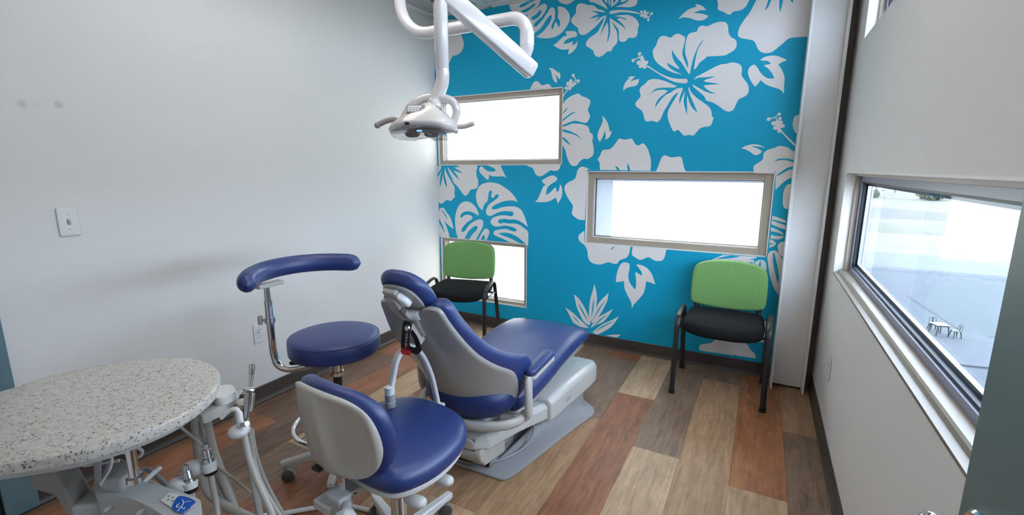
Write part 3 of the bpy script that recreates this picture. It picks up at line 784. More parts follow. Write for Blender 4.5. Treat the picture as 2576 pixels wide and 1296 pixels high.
('monstera_print','split leaf monstera under the ceiling',["881,2508! 924,2529 962,2541 994,2557 1016,2557 1033,2542 1029,2518 1011,2491 987,2470 958,2451 936,2436 931,2418 939,2410 953,2413 980,2435 1006,2454 1027,2482 1043,2498 1058,2518 1071,2524 1087,2520 1098,2503 1100,2472 1096,2441 1078,2412 1071,2388 1079,2377 1089,2384 1098,2410 1105,2419 1115,2412 1123,2393 1131,2385 1140,2399 1138,2422 1122,2451 1124,2477 1121,2504 1119,2523! 1147,2518 1172,2506 1198,2480 1213,2451 1213,2416 1191,2379 1155,2344 1114,2324 1072,2317 1019,2320 975,2330 948,2340! 997,2364 1039,2399 1065,2432 1074,2462 1067,2473 1054,2467 1028,2446 996,2405 964,2382 923,2363! 871,2366! 811,2425! 820,2461! 875,2490!","719,2600! 726,2574 743,2550 797,2532 870,2500! 919,2527 957,2547 977,2571 979,2615! 740,2653!"],["991,2508 984,2491 958,2470 925,2460 906,2477 930,2489 957,2501 971,2515 984,2517","809,2574 825,2583 869,2592 908,2597 929,2605! 940,2592! 897,2583 853,2567 819,2562 808,2567","943,2568! 930,2555 892,2534 853,2521 814,2535! 853,2542 891,2554 924,2569"],[],[]),
('hibiscus_print','hibiscus under the ceiling',["1482,2412! 1479,2388 1462,2343 1444,2280! 1463,2322 1481,2349 1493,2368! 1501,2329 1502,2287 1493,2229! 1510,2268 1515,2319 1507,2393! 1526,2381 1564,2353 1588,2335 1612,2315 1622,2299! 1611,2328 1583,2357 1559,2379! 1582,2380 1609,2370 1629,2359! 1614,2375 1581,2388 1539,2399! 1572,2400 1631,2394 1667,2378 1695,2354 1712,2322 1705,2298 1705,2269 1696,2248 1674,2243 1647,2247 1629,2230 1611,2225 1583,2236 1578,2260 1574,2303 1556,2331 1520,2369! 1542,2333 1562,2296 1569,2244 1563,2219 1543,2204 1536,2190 1525,2176 1499,2175 1483,2163 1455,2149 1431,2148 1406,2167 1395,2195 1370,2213 1344,2232 1344,2254 1363,2278 1397,2296 1425,2314 1443,2341 1461,2373 1470,2404! 1446,2384 1409,2350 1376,2329 1343,2311 1313,2307 1290,2320 1282,2341 1277,2359 1256,2375 1231,2400 1225,2419 1240,2439 1259,2458 1261,2488 1268,2511 1287,2518 1317,2512 1347,2499 1381,2492 1405,2477 1425,2459 1458,2448 1478,2433! 1444,2439 1411,2449 1360,2455! 1392,2447 1426,2429! 1397,2421 1358,2409! 1393,2408 1432,2411! 1417,2396 1391,2380! 1422,2391 1450,2407","1490,2448! 1467,2465 1428,2488 1390,2508 1363,2516 1348,2543! 1436,2529! 1461,2496 1481,2472","1460,2526! 1475,2498 1487,2488! 1484,2522!","1502,2471! 1496,2491 1493,2521! 1503,2519! 1506,2485","1515,2460! 1513,2480 1514,2517! 1530,2515! 1529,2486 1531,2481! 1558,2510! 1576,2507! 1550,2478","1544,2456! 1587,2464 1623,2475 1639,2497! 1700,2488! 1686,2449 1660,2440 1629,2442 1583,2451","1579,2483! 1590,2505! 1635,2498! 1604,2480","1504,2427 1510,2434 1533,2437 1584,2432 1643,2419 1688,2404 1715,2392! 1713,2386! 1675,2398 1630,2410 1580,2418 1534,2416 1511,2417"],[],[(1724,2399,9),(1746,2398,9),(1766,2387,8),(1727,2378,11),(1747,2379,15),(1760,2363,9),(1792,2379,9),(1772,2343,8),(1745,2362,6)],[([(1756,2368),(1774,2361),(1788,2375)],6),([(1774,2361),(1773,2346)],6)]),
('petal_print','white petal tip at the ceiling line',["1114,2580! 1120,2564 1146,2542 1182,2528 1212,2528 1252,2548 1266,2556!"],[],[],[]),
('leaf_print','hooked leaf beside the monstera under the ceiling',["1088,2264! 1120,2280 1146,2300 1171,2315 1196,2314! 1189,2330 1184,2347! 1217,2345 1252,2340 1270,2325 1272,2307 1258,2300 1228,2299 1203,2295 1182,2284 1167,2265! 1198,2264 1221,2268 1243,2275! 1240,2259 1234,2247! 1255,2251 1267,2261 1275,2274! 1275,2244 1261,2219 1236,2199 1208,2187! 1209,2202 1213,2224! 1189,2224 1153,2228 1126,2241 1105,2255"],[],[],[]),
('hibiscus_print','hibiscus in the corner below the upper left window',["411,1405! 414,1382 403,1349 406,1310 419,1278 420,1239 405,1211 368,1200 341,1193 320,1164 292,1144 265,1157 232,1196 205,1224 171,1252 154,1292 131,1326 105,1389! 139,1357 179,1315 230,1278! 207,1315 169,1355! 215,1346 265,1331! 229,1357 178,1382! 209,1385 249,1389! 223,1393 199,1406!","80,1382! 89,1348 116,1303 156,1246 178,1207 175,1155 180,1135 160,1115 134,1094 95,1102 66,1086 29,1065 -7,1083! -51,1085! -44,1267! -7,1285! 17,1319 50,1362! 31,1314 21,1256 23,1209! 43,1268 56,1330! 62,1285 78,1239 95,1203! 90,1263 74,1325","-39,1385! 27,1397 42,1391 33,1365 -5,1325! -42,1307!"],["-10,1371! 10,1371! -8,1342!"],[],[]),
('leaf_print','hooked leaf below the upper left window',["502,1404! 635,1404! 660,1355 693,1299! 659,1311 603,1309 559,1311 530,1323! 527,1300 519,1278! 482,1303 443,1338 432,1365 444,1388 463,1388 495,1363 534,1349 572,1350 597,1360! 566,1381"],[],[],[]),
('leaf_print','hooked leaf left of the right window',["952,1113! 978,1138 1000,1186 1023,1233 1044,1248! 1022,1263 1007,1279! 1044,1302 1083,1318 1117,1318 1138,1300 1134,1283 1101,1262 1068,1239 1051,1208 1048,1169! 1080,1188 1107,1214 1126,1232! 1134,1214 1134,1194! 1152,1205 1160,1230 1163,1255! 1179,1230 1184,1190 1172,1144 1147,1105! 1141,1128 1130,1152! 1098,1132 1064,1118 1013,1112"],[],[],[]),
('monstera_print','split leaf monstera above the low window',["458,1023! 425,1055 403,1099 397,1149 408,1194 441,1234 494,1255 552,1260 615,1250 665,1227 721,1193 770,1148 797,1105! 764,1115 721,1116 665,1108 608,1087 563,1063 551,1046 563,1038 601,1042 652,1058 721,1069 776,1067 812,1056 840,1028 867,975 890,908! 855,931 813,953 770,962 720,960 670,963 626,955 613,943 619,927 639,922 670,931 708,926 764,929 813,921 868,889 893,866 895,814 894,749! 874,766! 813,809 764,833 701,848 638,844 625,835 644,825 695,814 751,796 819,768! 720,772! 651,797 593,813 567,831 574,854 606,867 676,880 708,876 745,865 770,864 785,873 782,886 751,898 702,906 664,905 613,895 568,899 542,920 541,942 562,966 613,985 670,993 720,989 748,991 759,1011 751,1024 721,1028 664,1026 614,1015 575,997 536,981 504,991 494,1013 504,1047 531,1081 570,1107 608,1133 620,1155 612,1163 592,1160 573,1138 560,1132 549,1142 548,1159 556,1181 548,1192 532,1189 522,1164 515,1125 505,1100 478,1074","424,976! 391,991 344,1008 296,1010 254,994 233,970 234,953 246,953 275,975 309,982 343,975 358,959 346,941 308,919 273,888 247,857 243,834 257,827 285,845 321,891 376,928 430,947 460,938 466,910 452,869 422,822 387,764! 322,766! 354,811 398,852 408,875 392,889 355,872 309,829 276,777! 270,762! 203,763! 183,824 174,912 180,970 199,1024 228,1065 264,1089 305,1095 352,1081 392,1048 415,1010","496,871 518,862 526,840 514,805 498,770! 414,769! 435,805 469,856"],["468,813 480,806 476,771! 442,770! 451,795"],[],[]),
('leaf_print','split leaf in the corner above the low window',["5,998! 13,1022 42,1032 60,1024 84,993 123,950 143,904 155,847! 102,878 59,917! 80,865 100,813 112,767! -64,766! -55,981!"],["-8,950! 23,898 50,846 65,806! 29,850 -10,914!","26,1025! 70,977 102,923! 55,977"],[],[]),
('hibiscus_print','hibiscus behind the chair by the column',["2249,110! 2245,134 2252,152 2280,165 2313,176 2333,192 2344,215! 2383,256! 2600,275! 2622,380! 2653,397! 2669,324 2664,249! 2533,218! 2547,202 2565,175 2589,156 2598,139 2600,120!"],["2468,126! 2479,122 2487,115! 2475,117"],[],[]),
('petal_print','white petal in the corner under the ceiling',["2,2589! 278,2551! 274,2472 276,2442 300,2380 292,2330 252,2294 186,2281 144,2224 75,2173 31,2277 -8,2344!"],["140,2492! 153,2480 172,2466! 152,2470"],[],[]),
('petal_print','white petal tip above the baseboard in the corner',["22,96! 41,118 72,122 112,98! 58,90!"],[],[],[])]
for nm, lab, whites, blues, blobs, lines in MURAL:
    mb = MB()
    def flatpoly(poly, y, mi):
        poly = clip(poly, 0.001, X1 - 0.001, 0.0, H - 0.003)
        if len(poly) < 3: return
        tr = tessellate_polygon([[Vector((p[0], p[1], 0)) for p in poly]])
        fs = []
        for a, b, c in tr:
            pa, pb, pc = poly[a], poly[b], poly[c]
            cr = (pb[0] - pa[0]) * (pc[1] - pa[1]) - (pb[1] - pa[1]) * (pc[0] - pa[0])
            fs.append((a, b, c) if cr > 0 else (c, b, a))
        mb.add([(p[0], y, p[1]) for p in poly], fs, mi)
    for s in whites: flatpoly(corner_poly(s), -0.0006, 0)
    for s in blues: flatpoly(corner_poly(s), -0.0010, 1)
    for x, z, r in blobs:
        flatpoly([Vector((x / 1000 + r / 1000 * math.cos(2 * pi * k / 18), z / 1000 + r / 1000 * math.sin(2 * pi * k / 18))) for k in range(18)], -0.0006 - 0.00001 * (x % 7), 0)
    for pts, w in lines:
        P2 = [Vector((p[0] / 1000, p[1] / 1000)) for p in pts]
        P2 = spl(P2, 4); L_, R_ = [], []
        for i, p in enumerate(P2):
            t = (P2[min(i + 1, len(P2) - 1)] - P2[max(i - 1, 0)]).normalized()
            nn = Vector((-t.y, t.x)) * w / 2000
            L_.append(p + nn); R_.append(p - nn)
        flatpoly(L_ + R_[::-1], -0.00065, 0)
    o = obj(nm, mb, ['mural_white', 'mural_blue'], wall_back, flat=True)
    o['label'] = 'white printed ' + lab

# ------------------------------------------------------------------ outside: building mass, ground and what the long window shows
G = -9.45
bm = MB()
bm.box((-14, -20, G), (X1 + TH, TH, -0.15))
bm.box((-14, -20, H + 0.2), (X1 + TH, TH, 15.0))
bm.box((-14, -20, -0.15), (-TH, TH, H + 0.2)); bm.box((-TH, -20, -0.15), (X1 + TH, Y0 - TH, H + 0.2))
bld = obj('building_shell', bm, 'facade', kind='structure', flat=True)
bld['label'] = 'outer shell of the building around the room'
ground = obj('ground', MB().box((-250, -100, G - 0.3), (600, 720, G)), 'lawn_pale', kind='structure', flat=True)
obj('patio', MB().box((3.2, -15, G), (50, 59, G + 0.02)), 'concrete', ground, flat=True)
obj('paving', MB().box((-50, 59, G), (120, 97, G + 0.025)), 'road', ground, flat=True)
obj('paving', MB().box((3.2, 59.0, G), (120, 73, G + 0.03)), 'concrete', ground, flat=True)
for y in (65.5, 79.6): obj('paving_joint', MB().box((-50, y, G + 0.02), (120, y + 0.2, G + 0.034)), 'asphalt', ground, flat=True)
gs = obj('verge_grass', MB().box((-100, 97, G), (210, 115, G + 0.05)), 'lawn', ground, flat=True); gs['kind'] = 'stuff'
lot = MB(); lot.loft([[(x, y, z) for x, y in ((-70, 118), (42, 128), (49, 142), (30.5, 166), (-70, 206))] for z in (G, G + 0.03)])
obj('parking_lot', lot, 'asphalt', ground, flat=True)
gs = obj('lawn_grass', MB().box((-100, 210, G), (440, 260, G + 0.04)), 'lawn', ground, flat=True); gs['kind'] = 'stuff'
obj('far_road', MB().box((-140, 283, G), (480, 306, G + 0.05)), 'road', ground, flat=True)
PCX, PCY = 13.1, 34.0
pad = MB(); pad.lathe([(0.0, G + 0.02), (4.0, G + 0.02), (4.0, G + 0.09), (3.95, G + 0.10), (0.0, G + 0.10)], (PCX, PCY, 0), 64)
obj('round_pad', pad, 'concrete_pad', ground, flat=True)
obj('pad_joint', MB().lathe([(4.02, G + 0.02), (4.15, G + 0.02), (4.15, G + 0.026), (4.02, G + 0.026)], (PCX, PCY, 0), 64), 'asphalt', ground, flat=True)
obj('expansion_joint', MB().loft([[(a, b, z) for a, b in ((14.2, 47.0), (15.2, 36.6), (15.9, 36.4), (19.0, 38.2), (19.0, 38.4), (15.9, 36.6), (15.35, 36.8), (14.4, 47.0))] for z in (G + 0.02, G + 0.027)]), 'asphalt', ground, flat=True)

GP = G + 0.10
ot = thing('patio_table', 'small square patio table on the concrete outside the long window', 'table', (13.5, 35.5, GP), R(20))
obj('table_top', MB().box((-0.40, -0.40, 0.715), (0.40, 0.40, 0.74)), 'table_pale', ot, local=True, bevel=0.006)
for sx in (-1, 1):
    for sy in (-1, 1):
        obj('leg', MB().tube([(sx * 0.31, sy * 0.31, 0.715), (sx * 0.36, sy * 0.36, 0)], [0.032, 0.024], 8), 'outdoor_metal', ot, local=True)
obj('apron', MB().box((-0.33, -0.33, 0.64), (0.33, 0.33, 0.715)), 'outdoor_metal', ot, local=True)
def metal_chair(lab, loc, rz):
    t = thing('patio_chair', lab, 'chair', loc, rz, 'metal chairs at the patio table')
    obj('seat', MB().pad(rrect(0.40, 0.38, 0.05, 4), 0.025, 0.008, lambda u, v, w: (u, v, 0.445 + w)), 'outdoor_metal', t, local=True)
    for sx in (-1, 1):
        for sy in (-1, 1):
            obj('leg', MB().tube([(sx * 0.17, sy * 0.16, 0.45), (sx * 0.23, sy * 0.22, 0)], [0.035, 0.02], 8), 'outdoor_metal', t, local=True)
    obj('back_hoop', MB().tube(spl([(-0.19, 0.15, 0.45), (-0.20, 0.22, 0.66), (-0.17, 0.26, 0.82), (0, 0.27, 0.86), (0.17, 0.26, 0.82), (0.20, 0.22, 0.66), (0.19, 0.15, 0.45)], 5), 0.014, 8), 'outdoor_metal', t, local=True)
    obj('back_slat', MB().loft([[(a, y, z) for a, y in ((-0.045, b), (0.045, b), (0.045, b + 0.008), (-0.045, b + 0.008))] for b, z in ((0.165, 0.46), (0.21, 0.64), (0.26, 0.85))]), 'outdoor_metal', t, local=True)
    return t
metal_chair('dark metal chair to the right of the patio table', (14.3, 35.35, GP), R(-75))
metal_chair('dark metal chair behind the patio table', (13.45, 36.4, GP), R(8))

def foliage(c, rad, n, size, seed, squash=1.0):
    rnd = random.Random(seed); mb = MB()
    for k in range(n):
        d = Vector((rnd.gauss(0, 1), rnd.gauss(0, 1), rnd.gauss(0, 1))).normalized()
        r = rad * (0.45 + 0.55 * rnd.random() ** 0.5)
        p = Vector(c) + Vector((d.x * r, d.y * r, d.z * r * squash))
        a = Vector((rnd.gauss(0, 1), rnd.gauss(0, 1), rnd.gauss(0, 1))).normalized(); b = d.cross(a).normalized()
        s = size * (0.6 + 0.8 * rnd.random())
        mb.add([p - b * s * 0.4, p + a * s, p + b * s * 0.4, p - a * s], [(0, 1, 2, 3)])
    return mb
sh = thing('evergreen_shrub', 'rounded evergreen shrub on the lawn beyond the car park', 'shrub', (54.3, 209.8, G))
obj('foliage', foliage((54.3, 209.8, G + 5.2), 5.0, 2600, 0.95, 3, 1.05), 'shrub_leaf', sh, flat=True)['kind'] = 'stuff'
obj('trunk', MB().tube([(54.3, 209.8, G), (54.3, 209.8, G + 5)], [0.4, 0.2], 8), 'bark', sh)
sh = thing('low_shrub', 'low dark shrub at the left of the lawn', 'shrub', (39.0, 220.0, G))
obj('foliage', foliage((39.0, 220.0, G + 1.4), 2.6, 900, 0.7, 5, 0.6), 'shrub_leaf', sh, flat=True)['kind'] = 'stuff'
obj('trunk', MB().tube([(39.0, 220.0, G), (39.0, 220.0, G + 0.7)], 0.12, 8), 'bark', sh)
def bare_tree(lab, x, y, h, seed):
    t = thing('bare_tree', lab, 'tree', (x, y, G)); rnd = random.Random(seed)
    obj('trunk', MB().tube([(x, y, G), (x + 0.1, y, G + h * 0.45), (x, y, G + h * 0.7)], [0.26, 0.18, 0.10], 8), 'bark', t)
    for k in range(14):
        a = rnd.random() * 2 * pi; z0 = G + h * (0.3 + 0.38 * rnd.random()); L_ = h * (0.25 + 0.2 * rnd.random())
        p = Vector((x, y, z0)); d = Vector((math.cos(a), math.sin(a), 0.9))
        m = MB().tube([p, p + d * L_ * 0.5, p + d * L_ + Vector((0, 0, 0.2 * L_))], [0.09, 0.06, 0.02], 6)
        for j in range(4):
            q = p + d * L_ * (0.35 + 0.15 * j); e = Vector((math.cos(a + rnd.uniform(-1.3, 1.3)), math.sin(a + rnd.uniform(-1.3, 1.3)), 0.8))
            m.tube([q, q + e * L_ * 0.35], [0.04, 0.012], 5)
        obj('branch', m, 'bark', t)
bare_tree('leafless tree near the middle of the lawn', 56.0, 271.0, 14.4, 1)
bare_tree('leafless tree at the far left of the lawn', 46.7, 257.4, 12.8, 2)
bare_tree('leafless tree right of the evergreen shrub', 86.6, 282.9, 14.4, 4)
cr_ = thing('parked_car', 'dark car on the far road', 'car', (54.3, 293.0, G))
obj('body', MB().pad(rrect(4.4, 1.8, 0.4), 0.8, 0.2, lambda u, v, w: (54.3 + u, 293 + v, G + 0.4 + w)), 'car_paint', cr_)
obj('cabin', MB().loft([[(54.3 + a * k, 293 + b * k, G + 1.15 + h) for a, b in ((-1.3, -0.8), (1.2, -0.8), (1.2, 0.8), (-1.3, 0.8))] for k, h in ((1, 0), (0.75, 0.55))]), 'car_paint', cr_, bevel=0.1)
for dx in (-1.4, 1.4):
    for dy in (-0.85, 0.85): obj('wheel', MB().tube([(54.3 + dx, 293 + dy - 0.1, G + 0.35), (54.3 + dx, 293 + dy + 0.1, G + 0.35)], 0.35, 16), 'black_plastic', cr_)
for x, y, w, h, lab in ((66, 447, 36, 10, 'pale low house far beyond the road'), (125, 478, 42, 11, 'second low house far beyond the road'), (12, 461, 34, 10, 'low house at the far left beyond the road')):
    t = thing('far_house', lab, 'house', (x, y, G))
    obj('wall', MB().box((x - w / 2, y - 5, G), (x + w / 2, y + 5, G + h * 0.55)), 'facade', t, flat=True)
    obj('roof', MB().loft([[(x - w / 2 - 0.6, y - 5.6, G + h * 0.55), (x + w / 2 + 0.6, y - 5.6, G + h * 0.55), (x + w / 2 + 0.6, y + 5.6, G + h * 0.55), (x - w / 2 - 0.6, y + 5.6, G + h * 0.55)], [(x - w / 2 + 3, y, G + h), (x + w / 2 - 3, y, G + h), (x + w / 2 - 3, y + 0.1, G + h), (x - w / 2 + 3, y + 0.1, G + h)]]), 'far_roof', t, flat=True)
    for k in range(4): obj('window', MB().box((x - w / 2 + 2 + k * (w - 4) / 4, y - 5.06, G + 1.5), (x - w / 2 + 4 + k * (w - 4) / 4, y - 5, G + 4)), 'slot_dark', t, flat=True)

# ------------------------------------------------------------------ visitor chairs (black frame, green back)
def visitor_chair(lab, loc, rz):
    t = thing('visitor_chair', lab, 'chair', loc, rz, 'green backed visitor chairs along the mural')
    # seat
    ol = [(0.205, -0.20), (0.222, -0.12), (0.222, 0.05), (0.205, 0.155), (0.12, 0.178), (0, 0.182), (-0.12, 0.178), (-0.205, 0.155), (-0.222, 0.05), (-0.222, -0.12), (-0.205, -0.20), (-0.12, -0.238), (0, -0.245), (0.12, -0.238)]
    ol = [tuple(p) for p in spl([(a, b, 0) for a, b in ol], 4, closed=True)]
    ol = [(p[0], p[1]) for p in ol]
    obj('seat', MB().pad(ol, 0.072, 0.030, lambda u, v, w: (u, v, 0.405 + w - 0.018 * max(0, (-v - 0.14) / 0.1) ** 2), dt=0.012, db=0.012), 'black_fabric', t, local=True)
    # back
    def bf(u, v, w):
        return (u, 0.185 + 0.10 * (v - 0.62) - w + 0.020 - 0.33 * u * u, v)
    bo = [(0.195, 0.500), (0.219, 0.53), (0.222, 0.62), (0.216, 0.715), (0.190, 0.758), (0.12, 0.783), (0, 0.792), (-0.12, 0.783), (-0.190, 0.758), (-0.216, 0.715), (-0.222, 0.62), (-0.219, 0.53), (-0.195, 0.500), (-0.10, 0.484), (0, 0.480), (0.10, 0.484)]
    bo = [(p[0], p[1]) for p in spl([(a, b, 0) for a, b in bo], 4, closed=True)]
    bk = obj('backrest', MB().pad(bo, 0.046, 0.018, bf, dt=0.008), 'green_fabric', t, local=True)
    bi = [((a) * 0.985, 0.636 + (b - 0.636) * 0.985) for a, b in bo]
    obj('back_shell', MB().pad(bi, 0.014, 0.006, lambda u, v, w: bf(u, v, w - 0.013)), 'black_plastic', t, local=True)
    for s in (-1, 1):
        obj('back_post', MB().tube([(s * 0.185, 0.10, 0.398), (s * 0.185, 0.155, 0.40), (s * 0.185, 0.180, 0.43), (s * 0.185, 0.190, 0.52), (s * 0.185, 0.200, 0.64)], 0.010, 10, flat=(1.6, (1, 0, 0))), 'black_metal', t, local=True)
        fr = obj('side_frame', MB().tube(spl([(s * 0.250, -0.212, 0.0), (s * 0.248, -0.206, 0.2), (s * 0.246, -0.197, 0.41), (s * 0.246, -0.178, 0.462), (s * 0.246, -0.128, 0.490), (s * 0.246, -0.03, 0.505), (s * 0.246, 0.03, 0.504), (s * 0.246, 0.068, 0.478), (s * 0.247, 0.090, 0.42), (s * 0.250, 0.205, 0.0)], 6), 0.010, 14, flat=(1.55, (1, 0, 0))), 'black_metal', t, local=True)
        for y0, y1 in ((-0.2125, -0.2115), (0.2045, 0.2055)):
            obj('foot_cap', MB().tube([(s * 0.250, y0, 0.0), (s * 0.250, y0 + (0.001 if y0 < 0 else -0.006), 0.028)], 0.0125, 12, flat=(1.5, (1, 0, 0))), 'black_plastic', fr, local=True)
    for y in (-0.12, 0.06):
        obj('cross_bar', MB().tube([(-0.246, y, 0.408), (0.246, y, 0.408)], 0.009, 8), 'black_metal', t, local=True)
    for s in (-1, 1):
        obj('rail_bracket', MB().box((s * 0.246 - 0.004, -0.13, 0.400), (s * 0.246 + 0.004, 0.085, 0.414)).tube([(s * 0.246, -0.12, 0.408), (s * 0.246, -0.12, 0.488)], 0.006, 8), 'black_metal', t, local=True)
    return t
visitor_chair('green backed chair with black seat beside the white steel column', (2.402, -0.312, 0), 0.0)
visitor_chair('green backed chair with black seat in the corner by the low window', (0.512, -0.405, 0), R(14))

# ------------------------------------------------------------------ patient chair
CX = 1.45
pc = thing('patient_chair', 'blue reclined dental patient chair with grey shell and headrest', 'dental chair', (CX, -1.40, 0))
def prof(pts):
    """returns f(s)->(y,z,ny,nz) along a smooth centre line; s in 0..1"""
    P = spl([(0, a, b) for a, b in pts], 12)
    n = len(P) - 1
    def f(s):
        x = min(max(s, 0), 1) * n; i = min(int(x), n - 1); t = x - i
        p = P[i].lerp(P[i + 1], t)
        d0 = (P[min(i + 1, n)] - P[max(i - 1, 0)]).normalized(); d1 = (P[min(i + 2, n)] - P[i]).normalized()
        d = d0.lerp(d1, t).normalized()
        return p.y, p.z, -d.z, d.y
    return f
# floor plate and raised fin
pl = [(CX + s * x, y) for s, x, y in ((1, 0.17, -1.755), (1, 0.195, -1.745), (1, 0.21, -1.715), (1, 0.225, -1.66), (1, 0.275, -1.42), (1, 0.33, -1.16), (1, 0.36, -1.05), (1, 0.362, -1.00), (1, 0.34, -0.95), (1, 0.28, -0.90), (1, 0.20, -0.87))]
pl = pl + [(2 * CX - x, y) for x, y in reversed(pl)]
obj('floor_plate', MB().pad(pl, 0.014, 0.005, seg=2, rings=3), 'plate_grey', pc)
for sd in (-1, 1):
    rows = []
    for k in range(17):
        t = k / 16
        y = -1.70 + 0.80 * t
        hw = 0.205 + 0.150 * min(1, t / 0.86) - (0.10 * max(0, t - 0.90) / 0.10) ; rx = 0.105 + 0.150 * t; hgt = 0.012 + 0.145 * t ** 1.15
        q = []
        for u, zz in ((1.0, 0.0), (0.72, 0.04), (0.45, 0.16), (0.24, 0.38), (0.10, 0.68), (0.0, 1.0)):
            q.append((CX + sd * (rx + (hw - rx) * u), y, 0.013 + (hgt - 0.013) * zz))
        q.append((CX + sd * (rx - 0.012), y, hgt)); q.append((CX + sd * (rx - 0.012), y, 0.010)); q.append((CX + sd * hw, y, 0.010))
        rows.append(q)
    obj('base_skirt', MB().loft(rows), 'plate_grey', pc, ang=50)
# dark scissor lift between plate and arm
obj('lift_link', MB().box((CX - 0.10, -1.72, 0.02), (CX + 0.10, -1.05, 0.07)).loft([[(CX + a, y, z) for a, z in ((-0.09, z0), (0.09, z0), (0.09, z1), (-0.09, z1))] for y, z0, z1 in ((-1.66, 0.06, 0.12), (-1.10, 0.10, 0.20))]), 'slot_dark', pc, flat=True)
# lift arm housing (near part) and front housing with lettering
na = MB()
def boxring(y, hw, z0, z1, ch=0.02):
    return [(CX - hw + ch, y, z0), (CX + hw - ch, y, z0), (CX + hw, y, z0 + ch * 0.5), (CX + hw, y, z1 - ch), (CX + hw - ch, y, z1), (CX - hw + ch, y, z1), (CX - hw, y, z1 - ch), (CX - hw, y, z0 + ch * 0.5)]
na.loft([boxring(-1.845, 0.10, 0.175, 0.222), boxring(-1.80, 0.150, 0.168, 0.240), boxring(-1.60, 0.195, 0.155, 0.240), boxring(-1.40, 0.250, 0.135, 0.228)])
obj('lift_housing', na, 'base_light', pc, bevel=0.006)
fa = MB()
fa.loft([boxring(-1.405, 0.27, 0.125, 0.250), boxring(-1.20, 0.288, 0.120, 0.256), boxring(-0.95, 0.315, 0.120, 0.258), boxring(-0.86, 0.322, 0.125, 0.250), boxring(-0.80, 0.30, 0.135, 0.235), boxring(-0.765, 0.24, 0.15, 0.215)])
fh = obj('front_housing', fa, 'base_light', pc, bevel=0.012)
text_mesh('DCI', 0.034, lambda x, y: (CX + 0.2865 + 0.0735 * (x / 1.0) + 0.0012, -1.215 + x, 0.180 + y), 'maker_lettering', 'print_blue', fh)
text_mesh('edge', 0.036, lambda x, y: (CX + 0.2915 + 0.0735 * (x / 1.0) + 0.0012, -1.145 + x, 0.181 + y), 'maker_lettering', 'print_blue', fh, shear=0.2)
# lower motor box with label under the housing
mo = obj('motor_box', MB().loft([[(CX + a, y, z) for a, z in ((-0.13, z0), (0.13, z0), (0.13, z1), (-0.13, z1))] for y, z0, z1 in ((-1.84, 0.13, 0.165), (-1.80, 0.085, 0.20), (-1.62, 0.05, 0.20))]), 'part_grey', pc, bevel=0.012)
obj('motor_skirt', MB().loft([[(CX + a, y, z) for a, z in ((-0.10, 0.018), (0.10, 0.018), (0.12, 0.09), (-0.12, 0.09))] for y in (-1.72, -1.50)]), 'shell_grey', pc, bevel=0.008)
obj('label_plate', MB().box((CX - 0.10, -1.852, 0.19), (CX - 0.02, -1.846, 0.225)), 'print_white', pc, flat=True)
obj('label_frame', MB().box((CX - 0.095, -1.8535, 0.194), (CX - 0.025, -1.852, 0.221)).box((CX - 0.03, -1.84, 0.17), (CX + 0.10, -1.83, 0.225)), 'print_grey', pc, flat=True)
obj('upper_carriage', MB().loft([[(CX + a, y, z) for a, z in ((-0.11, z0), (0.11, z0), (0.11, z1), (-0.11, z1))] for y, z0, z1 in ((-1.80, 0.20, 0.27), (-1.60, 0.20, 0.31), (-1.30, 0.22, 0.36))]), 'base_light', pc, bevel=0.015)
obj('power_cable', MB().tube(spl([(1.36, -1.70, 0.10), (1.335, -1.735, 0.045), (1.37, -1.745, 0.03), (1.46, -1.735, 0.024), (1.56, -1.66, 0.024), (1.625, -1.54, 0.035), (1.64, -1.45, 0.07), (1.62, -1.40, 0.13), (1.58, -1.38, 0.17)], 8), 0.006, 10), 'hose_grey', pc)
# seat and leg rest cushion
sp = prof([(-1.70, 0.430), (-1.58, 0.432), (-1.42, 0.438), (-1.25, 0.455), (-1.08, 0.468), (-0.93, 0.462), (-0.82, 0.440), (-0.755, 0.415)])
so = [(0.215, 0.0), (0.245, 0.08), (0.255, 0.2), (0.255, 0.45), (0.258, 0.7), (0.255, 0.86), (0.225, 0.95), (0.15, 0.99), (0, 1.0), (-0.15, 0.99), (-0.225, 0.95), (-0.255, 0.86), (-0.258, 0.7), (-0.255, 0.45), (-0.255, 0.2), (-0.245, 0.08), (-0.215, 0.0), (-0.1, -0.0), (0.1, -0.0)]
so = [(p[0], p[1] * 0.95) for p in spl([(a, b, 0) for a, b in so], 4, closed=True)]
def seatmap(u, v, w):
    s = v / 0.95
    y, z, ny, nz = sp(s)
    th = 1.0 - 0.55 * max(0, (s - 0.55) / 0.45)
    hgt = (w - 0.10) * th - 0.45 * u * u * (1 - 0.5 * s)
    return (CX + u, y + ny * hgt, z + nz * hgt + max(0, -s) * 0.02)
obj('seat_cushion', MB().pad(so, 0.10, 0.042, seatmap, rings=6, seg=5), 'vinyl_blue', pc)
obj('toe_cover', MB().pad([(p[0] * 1.012, p[1]) for p in [(u, v) for u, v in [(0.255, 0.80), (0.252, 0.86), (0.225, 0.925), (0.15, 0.955), (0, 0.963), (-0.15, 0.955), (-0.225, 0.925), (-0.252, 0.86), (-0.255, 0.80)]]], 0.004, 0.001, lambda u, v, w: tuple(Vector(seatmap(u, v, 0.10 + w)) + Vector((0, 0, 0.001))), rings=4, seg=1), 'lens_clear', pc)
obj('leg_rest_board', MB().pad([(p[0] * 0.93, 0.02 + p[1] * 0.93) for p in so], 0.02, 0.008, lambda u, v, w: seatmap(u, v, w - 0.02), rings=6, seg=2), 'shell_grey', pc)
